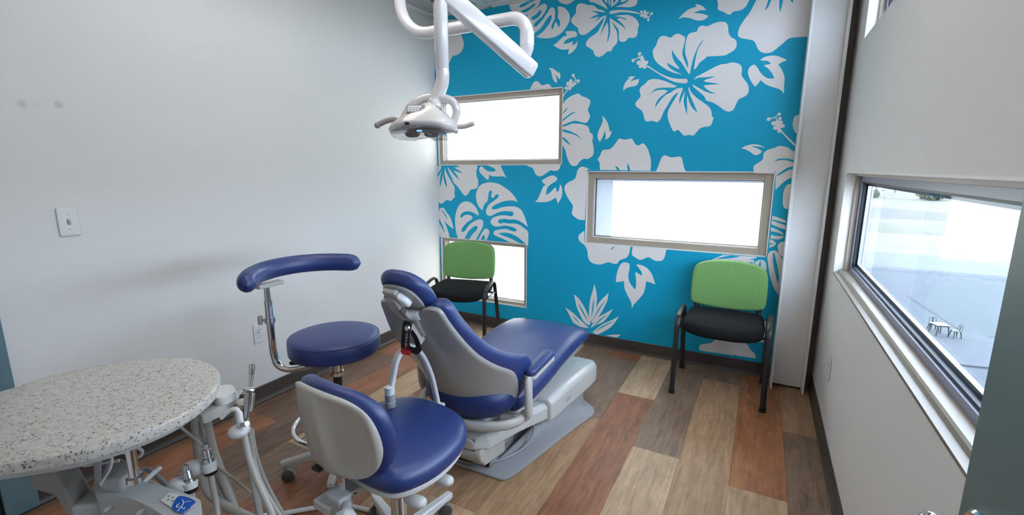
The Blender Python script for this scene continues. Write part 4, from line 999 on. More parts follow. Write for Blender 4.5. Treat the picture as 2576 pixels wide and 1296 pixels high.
# back shell and cushion
bp_ = prof([(-1.775, 0.345), (-1.83, 0.40), (-1.895, 0.50), (-1.965, 0.62), (-2.03, 0.74), (-2.085, 0.85), (-2.105, 0.895)])
def back_outline(k=1.0, g=0.0):
    half = [(0.0, 0.0), (0.12, 0.0), (0.20, 0.015), (0.238, 0.08), (0.255, 0.18), (0.264, 0.30), (0.262, 0.37), (0.238, 0.45), (0.208, 0.56), (0.184, 0.68), (0.160, 0.80), (0.150, 0.90), (0.138, 0.965), (0.112, 0.992), (0.088, 0.985), (0.070, 0.95), (0.050, 0.885), (0.030, 0.845), (0.0, 0.835)]
    pts = [(a * k + (g if a > 0.01 else 0), b) for a, b in half]
    full = pts + [(-a, b) for a, b in reversed(pts[1:-1])]
    return [(p[0], p[1] * 0.62) for p in spl([(a, b, 0) for a, b in full], 3, closed=True)]
def backmap(u, v, w):
    s = v / 0.62
    y, z, ny, nz = bp_(s)
    # ny,nz points to the rear/up side; wings wrap forward
    wrap = (0.115 * math.exp(-((s - 0.26) / 0.30) ** 2) + 0.045) * (abs(u) / 0.26) ** 2.2
    return (CX + u, y - ny * (-w) + wrap, z - nz * (-w) + wrap * 0.25)
bs = MB(); bs.pad(back_outline(0.955), 0.022, 0.010, lambda u, v, w: backmap(u, v * 0.985 + 0.004, w), rings=7, seg=3, db=0.0)
obj('back_shell', bs, 'shell_grey', pc)
def cushmap(u, v, w):
    s = v / 0.62
    th = 1.0 + 0.9 * math.exp(-((s - 0.22) / 0.20) ** 2) * min(1, abs(u) / 0.20)
    return backmap(u, v, (w - 0.058) * th + 0.004)
obj('back_cushion', MB().pad(back_outline(1.03), 0.058, 0.027, cushmap, rings=7, seg=5), 'vinyl_blue', pc)
# lower spine cover: rear of the hip area, blue bowl with grey rim
hip = MB()
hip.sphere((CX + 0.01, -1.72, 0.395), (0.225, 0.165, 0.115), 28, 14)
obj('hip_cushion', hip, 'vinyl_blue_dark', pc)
obj('hip_rim', MB().tube(spl([(CX + 0.262 * math.sin(a), -1.70 - 0.155 * math.cos(a), 0.308 - 0.012 * math.cos(a)) for a in [R(x) for x in range(-100, 101, 20)]], 4), 0.017, 12, flat=(1.3, (0, 0, 1))), 'part_grey', pc)
# armrests
for s in (-1, 1):
    ax = CX + s * 0.285
    am = obj('armrest', MB().pad(rrect(0.055, 0.235, 0.026, 6), 0.034, 0.016, lambda u, v, w: (ax + u, -1.585 + v, 0.505 + w + 0.06 * v), dt=0.004), 'vinyl_blue', pc)
    obj('armrest_tray', MB().pad(rrect(0.060, 0.24, 0.028, 6), 0.014, 0.004, lambda u, v, w: (ax + u, -1.585 + v, 0.494 + w + 0.06 * v)), 'part_grey', am)
    obj('arm_support', MB().tube(spl([(ax, -1.69, 0.495), (ax + s * 0.004, -1.705, 0.46), (ax + s * 0.004, -1.70, 0.36), (ax - s * 0.005, -1.69, 0.315), (ax - s * 0.05, -1.70, 0.285), (ax - s * 0.12, -1.72, 0.28)], 6), 0.025, 14, flat=(0.62, (1, 0, 0))), 'part_grey', am)
# headrest
hr = MB()
ho = sup(0.098, 0.112, 2.4, 40)
hv = Vector((0, -0.66, 0.75)).normalized()      # up direction of the headrest
hn = Vector((0, -0.75, -0.66)).normalized()     # rear facing normal
hcx, hcy, hcz = CX - 0.004, -2.122, 0.915
def headmap(u, v, w):
    b = 0.9 * u * u
    return (hcx + u, hcy + hv.y * v + hn.y * (w - b), hcz + hv.z * v + hn.z * (w - b))
obj('headrest', MB().pad(ho, 0.056, 0.027, lambda u, v, w: headmap(u, v, w - 0.056), rings=4, seg=5, db=0.012), 'vinyl_blue', pc)
hb = obj('headrest_plate', MB().pad(sup(0.075, 0.087, 2.4, 40), 0.012, 0.006, lambda u, v, w: headmap(u, v, w), rings=3, dt=0.004), 'shell_grey', pc)
def hp(u, v, w): return Vector(headmap(u, v, w))
obj('headrest_clamp', MB().loft([[hp(-0.042 + a, b, c) for a, b in ((0, 0.028), (0.064, 0.028), (0.064, 0.076), (0, 0.076))] for c in (0.008, 0.036)]), 'part_grey', hb, bevel=0.010)
obj('headrest_lever', MB().loft([[hp(0.008 + a, b, c) for a, b in ((0, 0.008), (0.042, 0.0), (0.038, 0.036), (0.016, 0.070))] for c in (0.010, 0.042)]), 'plastic_white', hb, bevel=0.010)
_n = Vector(backmap(0.0, 0.50, 0.03)); _n2 = Vector(backmap(0.0, 0.44, 0.022))
obj('headrest_arm', MB().loft([[p + Vector((a, 0, 0)) + q * 0.5 for a, q in ((-w_, hn * th), (w_, hn * th), (w_, hn * -th), (-w_, hn * -th))] for p, w_, th in ((hp(-0.014, 0.045, 0.036), 0.026, 0.02), (hp(-0.008, -0.01, 0.046), 0.025, 0.022), (hp(0.0, -0.055, 0.042), 0.027, 0.022), (_n + Vector((0.004, 0, 0.02)), 0.034, 0.022), (_n2 + Vector((0.004, 0, 0)), 0.036, 0.016))]), 'part_grey', pc, bevel=0.005)
obj('tilt_slot', MB().loft([[hp(0.012 + a, b, c) for a, b in ((0, -0.04), (0.008, -0.04), (0.008, 0.005), (0, 0.005))] for c in (0.040, 0.0572)]), 'slot_dark', hb, flat=True)
obj('tilt_knob', MB().tube([hp(-0.035, -0.062, 0.030), hp(0.045, -0.062, 0.030), hp(0.052, -0.062, 0.030)], [0.021, 0.021, 0.015], 20), 'plastic_white', hb)
obj('pivot_bar', MB().tube([hp(0.03, -0.075, 0.015), hp(0.10, -0.085, -0.012)], 0.009, 12), 'plastic_white', hb)
# bracket on the back with the strap that holds the hoses
br = Vector(backmap(-0.01, 0.475, 0.024)); 
def bk(u, v, w): return Vector(backmap(u * 0.75 - 0.024, 0.483 + v * 0.72, 0.0)) + Vector((0, -0.86, -0.5)) * w * 1.0
brk = obj('hook_bracket', MB().loft([[bk(a, b, c) for a, b in ((-0.02, 0.035), (0.045, 0.030), (0.068, -0.075), (0.050, -0.080), (0.022, 0.0))] for c in (0.022, 0.030)]), 'plastic_white', pc, flat=True)
obj('hook_fin', MB().loft([[bk(a, b, c) for a, b in ((0.046, 0.02), (0.052, 0.02), (0.071, -0.078), (0.064, -0.078))] for c in (0.022, 0.052)]), 'plastic_white', brk, flat=True)
obj('hook_arm', MB().loft([[bk(a, b, c) for a, b in ((-0.002, -0.055), (0.012, -0.058), (0.050, -0.005), (0.040, 0.008))] for c in (0.028, 0.046)]), 'plastic_white', brk, bevel=0.004)

# strap
st = thing('hose_strap', 'black hook and loop strap with red end hanging on the patient chair back', 'strap', (1.462, -2.122, 0.813))
def sk(u, v, w=0.0):
    a = Vector((1.462, -2.118, 0.809)); b = Vector((1.462, -2.131, 0.733))
    d = (b - a); return a + Vector((u, -w, 0)) + d * v + Vector((0, -0.012, 0))
obj('strap_band', MB().loft([[sk(-w_ + o_, v, 0.0), sk(w_ + o_, v, 0.0), sk(w_ + o_, v, 0.008), sk(-w_ + o_, v, 0.008)] for v, w_, o_ in ((-0.30, 0.016, -0.002), (-0.1, 0.019, 0.0), (0.2, 0.018, -0.003), (0.5, 0.017, -0.004), (0.8, 0.0185, -0.002), (1.0, 0.020, 0.0))]), 'strap_black', st, bevel=0.002)
obj('strap_loop', MB().tube(spl([sk(0.012, 0.25, -0.01), sk(0.040, 0.45, 0.0), sk(0.058, 0.80, 0.004), sk(0.045, 0.98, 0.004), sk(0.01, 1.0, -0.004)], 5), 0.014, 10, flat=(0.25, (0, 1, 0.2))), 'strap_black', st)
obj('strap_end', MB().loft([[sk(-0.017, v, 0.001), sk(0.023, v, 0.001), sk(0.023, v, 0.009), sk(-0.017, v, 0.009)] for v in (1.0, 1.24)]), 'red', st, flat=True)
ey = obj('eyelet', MB().tube([sk(0.004, 0.0, 0.007), sk(0.004, 0.0, 0.012)], [0.013, 0.011], 24), 'steel', st)
obj('eyelet_hole', MB().tube([sk(0.004, 0.0, 0.012), sk(0.004, 0.0, 0.0135)], 0.006, 16), 'print_white', ey)
_sd = (sk(0, 1) - sk(0, 0)).normalized()
text_mesh('VELCRO', 0.0145, lambda x, y: sk(0.004, 0.56, 0.0092) - _sd * x + Vector((y, 0, 0)), 'strap_lettering', 'print_white', st)
dm = MB(); dm.add([sk(0.004 + 0.0065 * math.cos(2 * pi * k / 20), 0.87, 0.0093) + _sd * 0.0065 * math.sin(2 * pi * k / 20) for k in range(20)], [tuple(range(20))])
obj('strap_mark', dm, 'red', st, flat=True)

# hoses hanging from the strap
hs = thing('suction_hose_set', 'pair of white suction hoses looped through the black strap', 'hoses', (1.430, -2.092, 0.697))
for k, dx in enumerate((0.0, 0.016)):
    pts = [Vector(p) for p in ((1.420, -2.162, 0.581), (1.420, -2.143, 0.636), (1.425, -2.126, 0.693), (1.430, -2.090, 0.723), (1.440, -2.056, 0.723), (1.460, -2.024, 0.678), (1.470, -1.992, 0.594), (1.475, -1.974, 0.511), (1.480, -1.968, 0.450), (1.480, -1.962, 0.359), (1.480, -1.961, 0.197))]
    obj('hose', MB().tube(spl([p + Vector((dx, -0.035 - dx * 0.5, 0)) for p in pts], 8), 0.0085, 12), 'hose_white', hs)
cf = obj('connector', MB().lathe([(0.017, -0.055), (0.019, -0.05), (0.019, -0.035), (0.017, -0.033), (0.017, -0.025), (0.019, -0.023), (0.019, -0.005), (0.0, -0.004)], tuple(Vector((1.420, -2.162, 0.581)) + Vector((0.008, -0.04, 0.0))), 20), 'hose_grey', hs)
obj('connector_collar', MB().lathe([(0.018, -0.005), (0.018, 0.022), (0.012, 0.026)], tuple(Vector((1.420, -2.162, 0.581)) + Vector((0.008, -0.04, 0.0))), 20), 'hose_white', hs)
_c = Vector((1.480, -1.968, 0.458)) + Vector((0.008, -0.039, 0))
obj('hose_clip', MB().box(_c - Vector((0.026, 0.014, 0.006)), _c + Vector((0.028, 0.014, 0.006))), 'plastic_white', hs, bevel=0.003)
_v = Vector((1.480, -1.962, 0.179)) + Vector((0.004, -0.04, 0))
obj('suction_tip', MB().tube([_v + Vector((0, 0, 0.03)), _v, _v - Vector((0, 0, 0.012)), _v - Vector((0, 0, 0.065)), _v - Vector((0, 0, 0.068)), _v - Vector((0, 0, 0.095))], [0.012, 0.012, 0.0125, 0.009, 0.007, 0.006], 16), 'hose_white', hs)
obj('suction_tip', MB().tube([_v + Vector((0.02, 0, 0.05)), _v + Vector((0.014, 0, -0.02)), _v + Vector((0.010, 0, -0.09))], [0.008, 0.007, 0.004], 12), 'hose_white', hs)

# ------------------------------------------------------------------ overhead operating light
lo = Vector((1.346, -1.85, 1.53))
ol_ = thing('dental_light', 'white overhead dental light on a jointed ceiling arm', 'dental light', lo, R(28))
S = 0.00160
def lp(px, py, d=0.0):   # local point: x across, y away from the viewer, z up
    return Vector(((px - 1065) * S, d, (325 - py) * S))
# head body
rings = []
for zz, a, b, oy in ((-0.022, 0.128, 0.100, 0.0), (-0.008, 0.137, 0.108, 0.0), (0.008, 0.130, 0.104, 0.0), (0.030, 0.110, 0.090, 0.008), (0.052, 0.082, 0.072, 0.016), (0.070, 0.052, 0.052, 0.022), (0.082, 0.028, 0.032, 0.026), (0.088, 0.010, 0.012, 0.028)):
    rg = []
    for k in range(36):
        t = 2 * pi * k / 36; c_, s_ = math.cos(t), math.sin(t)
        x = a * math.copysign(abs(c_) ** 0.8, c_); y = b * math.copysign(abs(s_) ** 0.8, s_)
        lift = 0.016 * (c_ ** 2) * (1 if zz < 0.01 else 0.5) - (0.012 * max(0, -s_) ** 3 if zz < 0.0 else 0)
        rg.append((x + 0.016 * zz / 0.09, y + oy, zz - 0.014 * abs(c_) ** 3 + 0.012 + (0.010 * max(0, -s_) ** 4 * (1 if abs(c_) < 0.5 else 0) if zz < 0 else 0)))
    rings.append(rg)
hd = obj('head_body', MB().loft(rings), 'lamp_white', ol_, local=True, ang=70)
obj('lens', MB().loft([[(x * k_, y * k_, z - dz) for x, y, z in rings[0]] for k_, dz in ((1.02, -0.006), (1.0, 0.004), (0.92, 0.016), (0.72, 0.024), (0.3, 0.027))]), 'lens_clear', hd, local=True)
obj('reflector', MB().lathe([(0.085, -0.012), (0.070, 0.004), (0.03, 0.016), (0.0, 0.018)], (0, 0.01, -0.012), 28), 'chrome', hd, local=True)
for sx in (-0.045, 0.03): obj('bulb_guard', MB().sphere((sx, -0.02, -0.026), (0.030, 0.022, 0.014), 14, 8), 'handle_grey', hd, local=True)
obj('sensor_window', MB().sphere((-0.046, -0.100, 0.008), (0.011, 0.010, 0.006), 14, 8), 'black_plastic', hd, local=True)
obj('status_led', MB().box((-0.010, -0.112, -0.024), (0.010, -0.106, -0.017)), 'blue_led', hd, local=True, bevel=0.002)
lab_f = lambda u, v, w: tuple(Vector((-0.022, -0.058, 0.062)) + Vector((1, 0.05, 0)).normalized() * u + Vector((0.0, 0.52, 0.85)).normalized() * v + Vector((0, -0.85, 0.52)).normalized() * w)
lbl = obj('label_bezel', MB().prism([(-0.034, 0.018), (0.034, 0.020), (0.012, -0.018), (-0.032, -0.016)], lambda u, v: lab_f(u, v, -0.01), lambda u, v: lab_f(u, v, 0.004)), 'handle_grey', hd, local=True, flat=True)
obj('label_plate', MB().prism([(-0.029, 0.014), (0.025, 0.015), (0.010, -0.012), (-0.027, -0.011)], lambda u, v: lab_f(u, v, 0.0), lambda u, v: lab_f(u, v, 0.0046)), 'print_white', lbl, local=True, flat=True)
obj('label_lines', MB().prism([(-0.026, 0.005), (0.016, 0.006), (0.016, 0.004), (-0.026, 0.003)], lambda u, v: lab_f(u, v, 0.004), lambda u, v: lab_f(u, v, 0.0050)).prism([(-0.022, -0.003), (-0.016, -0.003), (-0.016, -0.008), (-0.022, -0.008)], lambda u, v: lab_f(u, v, 0.004), lambda u, v: lab_f(u, v, 0.0050)).prism([(-0.010, -0.003), (-0.004, -0.003), (-0.004, -0.008), (-0.010, -0.008)], lambda u, v: lab_f(u, v, 0.004), lambda u, v: lab_f(u, v, 0.0050)).prism([(0.002, -0.003), (0.008, -0.003), (0.008, -0.008), (0.002, -0.008)], lambda u, v: lab_f(u, v, 0.004), lambda u, v: lab_f(u, v, 0.0050)), 'print_grey', lbl, local=True, flat=True)
# yoke, neck, post
obj('yoke', MB().tube(spl([lp(1010, 305, 0.03), lp(1018, 288, 0.03), lp(1036, 266, 0.03), lp(1060, 255, 0.03), lp(1088, 251, 0.03), lp(1116, 254, 0.03), lp(1134, 262, 0.03), lp(1142, 280, 0.03), lp(1140, 298, 0.03), lp(1132, 315, 0.03)], 6), 0.0165, 16, flat=(1.25, (0, 1, 0))), 'lamp_white', ol_, local=True)
obj('neck', MB().tube(spl([lp(1086, 272, 0.03), lp(1089, 258, 0.03), lp(1096, 243, 0.032), lp(1106, 222, 0.034), lp(1110, 200, 0.036), lp(1109, 184, 0.036)], 6), [0.036, 0.035, 0.034, 0.033, 0.032, 0.030, 0.028] + [0.026] * 24, 24), 'lamp_white', ol_, local=True)
pst = lp(1108.5, 184, 0.036)
obj('post', MB().lathe([(0.0265, 0.0), (0.0265, 0.002), (0.0272, 0.003), (0.0272, 0.236), (0.024, 0.245), (0.018, 0.246), (0.018, 0.325)], tuple(pst), 28), 'lamp_arm_white', ol_, local=True)
for s, x0, x1 in ((-1, 988, 951), (1, 1142, 1184)):
    y0 = 305 if s < 0 else 322
    y1 = 320 if s < 0 else 316
    hdl = obj('handle', MB().tube(spl([lp(x0 - s * 6, y0 + 2, 0.02), lp(x0, y0, 0.0), lp((x0 + x1) / 2, (y0 + y1) / 2 + (3 if s > 0 else -2), -0.01), lp(x1, y1, -0.015)], 6), 0.0105, 14, capround=True), 'handle_grey' if s < 0 else 'lamp_white', ol_, local=True)
    if s < 0: obj('handle_cap', MB().sphere(lp(x1, y1, -0.015), (0.012, 0.0125, 0.0125), 12, 8), 'caster_grey', hdl, local=True)
# spring arm and ceiling tube built in world space then made local
Mw = Matrix.Translation(lo) @ Matrix.Rotation(R(28), 4, 'Z'); Mi = Mw.inverted()
def loc(p): return Mi @ Vector(p)
ptop = Mw @ (pst + Vector((0, 0, 0.298)))
J = Vector((1.597, -1.450, 1.805))
E0 = Vector((ptop.x, ptop.y, ptop.z - 0.01))
ad = (J - E0).normalized()
side = ad.cross(Vector((0, 0, 1))).normalized(); upv = side.cross(ad).normalized()
def rect(c, hw, hh, n_=3):
    out = []
    for u, v in rrect(2 * hw, 2 * hh, min(hw, hh) * 0.35, n_): out.append(c + side * u + upv * v)
    return [loc(p) for p in out]
sa = MB(); Ea = E0 - ad * 0.06; Eb = J + ad * 0.035
sa.loft([rect(Ea, 0.020, 0.026), rect(Ea + ad * 0.006, 0.026, 0.034), rect(Ea + (Eb - Ea) * 0.5, 0.027, 0.036), rect(Eb - ad * 0.01, 0.027, 0.035), rect(Eb, 0.022, 0.028)])
arm = obj('spring_arm', sa, 'lamp_arm_white', ol_, local=True, ang=50)
for t_ in (0.14, 0.155): obj('screw', MB().tube([loc(Ea + (Eb - Ea) * t_ + side * 0.024 - upv * 0.026), loc(Ea + (Eb - Ea) * t_ + side * 0.029 - upv * 0.026)], 0.003, 8), 'black_plastic', arm, local=True)
obj('pivot_cap', MB().tube([loc(E0 + side * 0.030 - upv * 0.03), loc(E0 - side * 0.030 - upv * 0.03)], 0.017, 20), 'black_plastic', ol_, local=True)
obj('pin', MB().tube([loc(Eb - ad * 0.03 + side * 0.026), loc(Eb - ad * 0.03 + side * 0.0285)], 0.004, 12), 'steel', arm, local=True)
yT = -1.45
Tz = ((1.344, -1.450, 2.009))[2]
xr = ((1.596, -1.450, 1.915))[0]; xl = ((0.901, -1.450, 2.144))[0]
tb = [(xl, yT, H), (xl, yT, Tz + 0.22)] + [(xl + 0.17 - 0.17 * math.cos(a), yT, Tz + 0.17 - 0.17 * math.sin(a)) for a in [R(k) for k in range(0, 91, 10)]]
tb += [(xr - 0.075 + 0.075 * math.sin(a), yT, Tz - 0.075 + 0.075 * math.cos(a)) for a in [R(k) for k in range(0, 91, 10)]] + [(xr, yT, Tz - 0.11)]
obj('ceiling_tube', MB().tube([loc(p) for p in tb], 0.0275, 24), 'lamp_arm_white', ol_, local=True)
obj('joint_sleeve', MB().lathe([(0.0265, -0.062), (0.0310, -0.064), (0.0310, -0.118), (0.0290, -0.119), (0.0290, -0.132), (0.019, -0.158), (0.016, -0.166), (0.016, -0.215)], tuple(loc((xr, yT, Tz))), 24), 'lamp_arm_white', ol_, local=True)
obj('ceiling_flange', MB().lathe([(0.0, 0.0), (0.10, 0.0), (0.10, -0.02), (0.06, -0.03), (0.040, -0.05), (0.028, -0.051)], tuple(loc((xl, yT, H))), 28), 'lamp_arm_white', ol_, local=True)

# ------------------------------------------------------------------ stools
def star_base(t, c, r, phase, arm_mat, hubz=0.075, ring=None):
    cx, cy = c
    obj('hub', MB().lathe([(0.0, 0.05), (0.035, 0.05), (0.04, 0.07), (0.038, 0.10), (0.03, 0.125), (0.0, 0.126)], (cx, cy, 0), 24), arm_mat, t)
    for k in range(5):
        a = phase + 2 * pi * k / 5
        d = Vector((math.cos(a), math.sin(a), 0)); n_ = Vector((-d.y, d.x, 0)); o_ = Vector((cx, cy, 0))
        rg = []
        for q, z0, z1, w in ((0.02, 0.060, 0.112, 0.022), (r * 0.5, 0.072, 0.108, 0.018), (r * 0.85, 0.078, 0.100, 0.016), (r + 0.008, 0.074, 0.098, 0.015), (r + 0.018, 0.076, 0.094, 0.012)):
            rg.append([o_ + d * q + n_ * w * u + Vector((0, 0, z)) for u, z in ((-1, z0), (1, z0), (1, z1 - 0.006), (0.7, z1), (-0.7, z1), (-1, z1 - 0.006))])
        leg = obj('leg', MB().loft(rg), arm_mat, t, bevel=0.002)
        p = o_ + d * r
        b = a + 1.1 + k * 0.7
        ax = Vector((math.cos(b), math.sin(b), 0)); fw = Vector((-ax.y, ax.x, 0))
        q = p + fw * 0.014
        cs = MB(); cs.tube([p + Vector((0, 0, 0.05)), p + Vector((0, 0, 0.085))], 0.0075, 10)
        hood = [[q + ax * u + (fw * math.cos(g) + Vector((0, 0, 1)) * math.sin(g)) * rr + Vector((0, 0, 0.026)) for g in [R(x) for x in range(-20, 201, 20)]] for u, rr in ((-0.009, 0.030), (0.009, 0.030))]
        inn = [[q + ax * u + (fw * math.cos(g) + Vector((0, 0, 1)) * math.sin(g)) * 0.027 + Vector((0, 0, 0.026)) for g in [R(x) for x in range(-20, 201, 20)]] for u in (-0.009, 0.009)]
        cs.loft([[hood[0][i], hood[1][i], inn[1][i], inn[0][i]] for i in range(12)])
        ca = obj('caster', cs, 'caster_grey', leg)
        wh = MB()
        for u in (-1, 1): wh.tube([q + ax * u * 0.006 + Vector((0, 0, 0.0262)), q + ax * u * 0.0185 + Vector((0, 0, 0.0262)), q + ax * u * 0.022 + Vector((0, 0, 0.0262))], [0.026, 0.026, 0.021], 20)
        ca.data.materials.append(MATS['wheel_dark'])
        me = ca.data; n0 = len(me.vertices)
        # wheels joined into the caster mesh, second material
        off = world_off(leg)
        vv = [tuple(v.co) for v in me.vertices] + [tuple(Vector(x) - off) for x in wh.v]
        ff = [tuple(p_.vertices) for p_ in me.polygons] + [tuple(i + n0 for i in f_) for f_ in wh.f]
        k0 = len(me.polygons)
        me.clear_geometry(); me.from_pydata(vv, [], ff)
        for i_, p_ in enumerate(me.polygons): p_.material_index = 0 if i_ < k0 else 1; p_.use_smooth = True
        me.set_sharp_from_angle(angle=R(40))

# round stool with the wrap arm
sc_ = Vector((0.92, -2.0, 0))
rs = thing('assistant_stool', 'round blue stool with curved padded arm beside the white wall', 'stool', sc_)
obj('seat_cushion', MB().lathe([(0.0, 0.568), (0.17, 0.568), (0.186, 0.572), (0.193, 0.582), (0.195, 0.610), (0.194, 0.632), (0.189, 0.643), (0.180, 0.649), (0.165, 0.652), (0.09, 0.654), (0.0, 0.655)], sc_, 56), 'vinyl_blue', rs)
obj('seat_piping', MB().tube([sc_ + Vector((0.1905 * math.cos(2 * pi * k / 56), 0.1905 * math.sin(2 * pi * k / 56), 0.6425)) for k in range(56)], 0.0022, 8, closed=True), 'vinyl_blue', rs)
obj('seat_plate', MB().box(sc_ + Vector((-0.08, -0.08, 0.552)), sc_ + Vector((0.08, 0.08, 0.568))), 'black_metal', rs, bevel=0.004)
obj('upper_column', MB().lathe([(0.026, 0.555), (0.026, 0.475), (0.029, 0.473), (0.029, 0.455), (0.024, 0.452), (0.0, 0.451)], sc_, 28), 'chrome', rs)
obj('column', MB().lathe([(0.019, 0.455), (0.017, 0.12), (0.025, 0.118), (0.025, 0.05), (0.0, 0.05)], sc_, 24), 'black_metal', rs)
star_base(rs, (sc_.x, sc_.y), 0.245, math.atan2(-0.18, -0.15) + 0.08, 'part_grey')
obj('foot_ring', MB().tube([sc_ + Vector((0.20 * math.cos(2 * pi * k / 48), 0.20 * math.sin(2 * pi * k / 48), 0.225)) for k in range(48)], 0.0095, 12, closed=True), 'chrome', rs)
for k in range(3):
    a = k * 2 * pi / 3 + 0.4
    obj('ring_spoke', MB().tube([sc_ + Vector((0.02 * math.cos(a), 0.02 * math.sin(a), 0.25)), sc_ + Vector((0.20 * math.cos(a), 0.20 * math.sin(a), 0.225))], 0.006, 8), 'chrome', rs)
vt = Vector((0.645, -2.115, 0))
dv_ = (vt - sc_).normalized()
def sr(r_, z): return sc_ + dv_ * r_ + Vector((0, 0, z))
obj('arm_tube', MB().tube(spl([sr(0.02, 0.535), sr(0.10, 0.505), sr(0.19, 0.478), sr(0.245, 0.474), sr(0.282, 0.495), sr(0.296, 0.545), sr(0.298, 0.62), sr(0.298, 0.71)], 8), 0.0165, 18), 'chrome', rs)
obj('arm_sleeve', MB().tube([sr(0.298, 0.69), sr(0.298, 0.795)], 0.0175, 18), 'chrome', rs)
obj('arm_stem', MB().tube([sr(0.298, 0.78), sr(0.298, 0.86)], 0.0135, 18), 'chrome', rs)
kn = obj('clamp_collar', MB().tube([sr(0.298, 0.692), sr(0.298, 0.716)], 0.0225, 18), 'chrome', rs)
nd = Vector((-0.86, -0.5, 0))
k0 = sr(0.298, 0.703)
obj('knob_stem', MB().tube([k0 + nd * 0.015, k0 + nd * 0.034], 0.0055, 10), 'steel', kn)
obj('knob', MB().pad(rrect(0.022, 0.044, 0.010, 5), 0.017, 0.004, lambda u, v, w: tuple(k0 + nd * (0.034 + w) + Vector((0.5, -0.86, 0)) * u + Vector((0, 0, v)))), 'part_grey', kn)
# padded arc
def arcpt(a, r_, z): return sc_ + Vector((r_ * math.cos(a), r_ * math.sin(a), z))
a0 = math.atan2(-2.255 + 2.0, 0.745 - 0.92); a1 = math.atan2(-1.705 + 2.0, 0.80 - 0.92)
if a0 < 0: a0 += 2 * pi
pts = []; rad = []
for k in range(33):
    q = k / 32
    a = a0 + (a1 - a0) * q
    pts.append(arcpt(a, 0.315 + 0.030 * math.sin(pi * q), 0.905 + 0.012 * math.sin(pi * q)))
    e = min(q, 1 - q) / 0.10
    rad.append(0.039 * (math.sqrt(max(0.0, 1 - (1 - min(1, e)) ** 2)) * 0.96 + 0.04))
obj('arm_pad', MB().tube(pts, rad, 20, flat=(1.12, (0, 0, 1))), 'vinyl_blue', rs, ang=80)
obj('pad_tray', MB().tube([p - Vector((0, 0, 0.026)) for p in pts[2:-2]], [0.016] * 29, 12, flat=(0.5, (0, 0, 1))), 'plastic_white', rs)
_pb = sr(0.298, 0.862)
obj('pad_bracket', MB().box(_pb - Vector((0.020, 0.045, 0.006)), _pb + Vector((0.020, 0.075, 0.012))), 'part_grey', rs, bevel=0.003)
lvv = sc_ + Vector((0, 0, 0.545)); ld = Vector((-0.80, -0.60, 0))
obj('height_lever', MB().tube([lvv + ld * 0.03, lvv + ld * 0.12 + Vector((0, 0, -0.012)), lvv + ld * 0.165 + Vector((0, 0, -0.02)), lvv + ld * 0.19 + Vector((0, 0, -0.022))], [0.006, 0.007, 0.012, 0.010], 12, capround=True), 'black_plastic', rs)

# doctor stool in front
dc = Vector((1.512, -2.275, 0))
fwd = Vector((0.08, 0.9968, 0)); rgt = Vector((0.9968, -0.08, 0))
ds = thing('operator_stool', 'blue operator stool with beige shell backrest on grey casters in front', 'stool', dc)
def dl(x, y, z): return dc + rgt * x + fwd * y + Vector((0, 0, z))
so2 = [(0.0, -0.215), (0.12, -0.21), (0.19, -0.175), (0.225, -0.08), (0.228, 0.03), (0.205, 0.13), (0.145, 0.20), (0.05, 0.225), (-0.05, 0.225), (-0.145, 0.20), (-0.205, 0.13), (-0.228, 0.03), (-0.225, -0.08), (-0.19, -0.175), (-0.12, -0.21)]
so2 = [(p[0], p[1]) for p in spl([(a, b, 0) for a, b in so2], 4, closed=True)]
obj('seat_cushion', MB().pad(so2, 0.075, 0.036, lambda u, v, w: tuple(dl(u, v, 0.445 + w - 0.10 * (abs(u) / 0.22) ** 2.2 * 0.28 - 0.35 * max(0, v - 0.06) ** 2 * 4 * 0.4)), dt=0.006, rings=6, seg=5), 'vinyl_blue', ds)
obj('seat_pan', MB().pad([(a * 0.93, b * 0.93) for a, b in so2], 0.02, 0.006, lambda u, v, w: tuple(dl(u, v, 0.428 + w - 0.028 * (abs(u) / 0.22) ** 2.2 - 0.5 * max(0, v - 0.06) ** 2)), rings=5), 'plastic_white', ds)
obj('seat_mechanism', MB().loft([[dl(a, y, z) for a, z in ((-0.07, 0.385), (0.07, 0.385), (0.08, 0.43), (-0.08, 0.43))] for y in (-0.17, 0.08)]), 'plastic_white', ds, bevel=0.008)
obj('column', MB().lathe([(0.024, 0.39), (0.024, 0.25), (0.027, 0.248), (0.027, 0.11), (0.0, 0.11)], dc, 28), 'chrome', ds)
star_base(ds, (dc.x, dc.y), 0.245, math.atan2(0.245, 0.03), 'plastic_white')
# levers with paddle ends
for x, y, sx, sy in ((0.05, 0.02, 0.195, 0.02), (0.05, -0.04, 0.19, -0.10)):
    p0, p1, p2, p3 = dl(x, y, 0.392), dl(x + (sx - x) * 0.5, y + (sy - y) * 0.55, 0.380), dl(sx - 0.02, sy - 0.003, 0.372), dl(sx + 0.035, sy + 0.004, 0.374)
    obj('lever', MB().tube(spl([p0, p1, p2, p3], 6), [0.008] * 7 + [0.009, 0.011, 0.013, 0.016, 0.019, 0.021] + [0.022, 0.023, 0.023, 0.022, 0.018, 0.010], 14, flat=(0.7, (0, 0, 1))), 'plastic_white', ds)
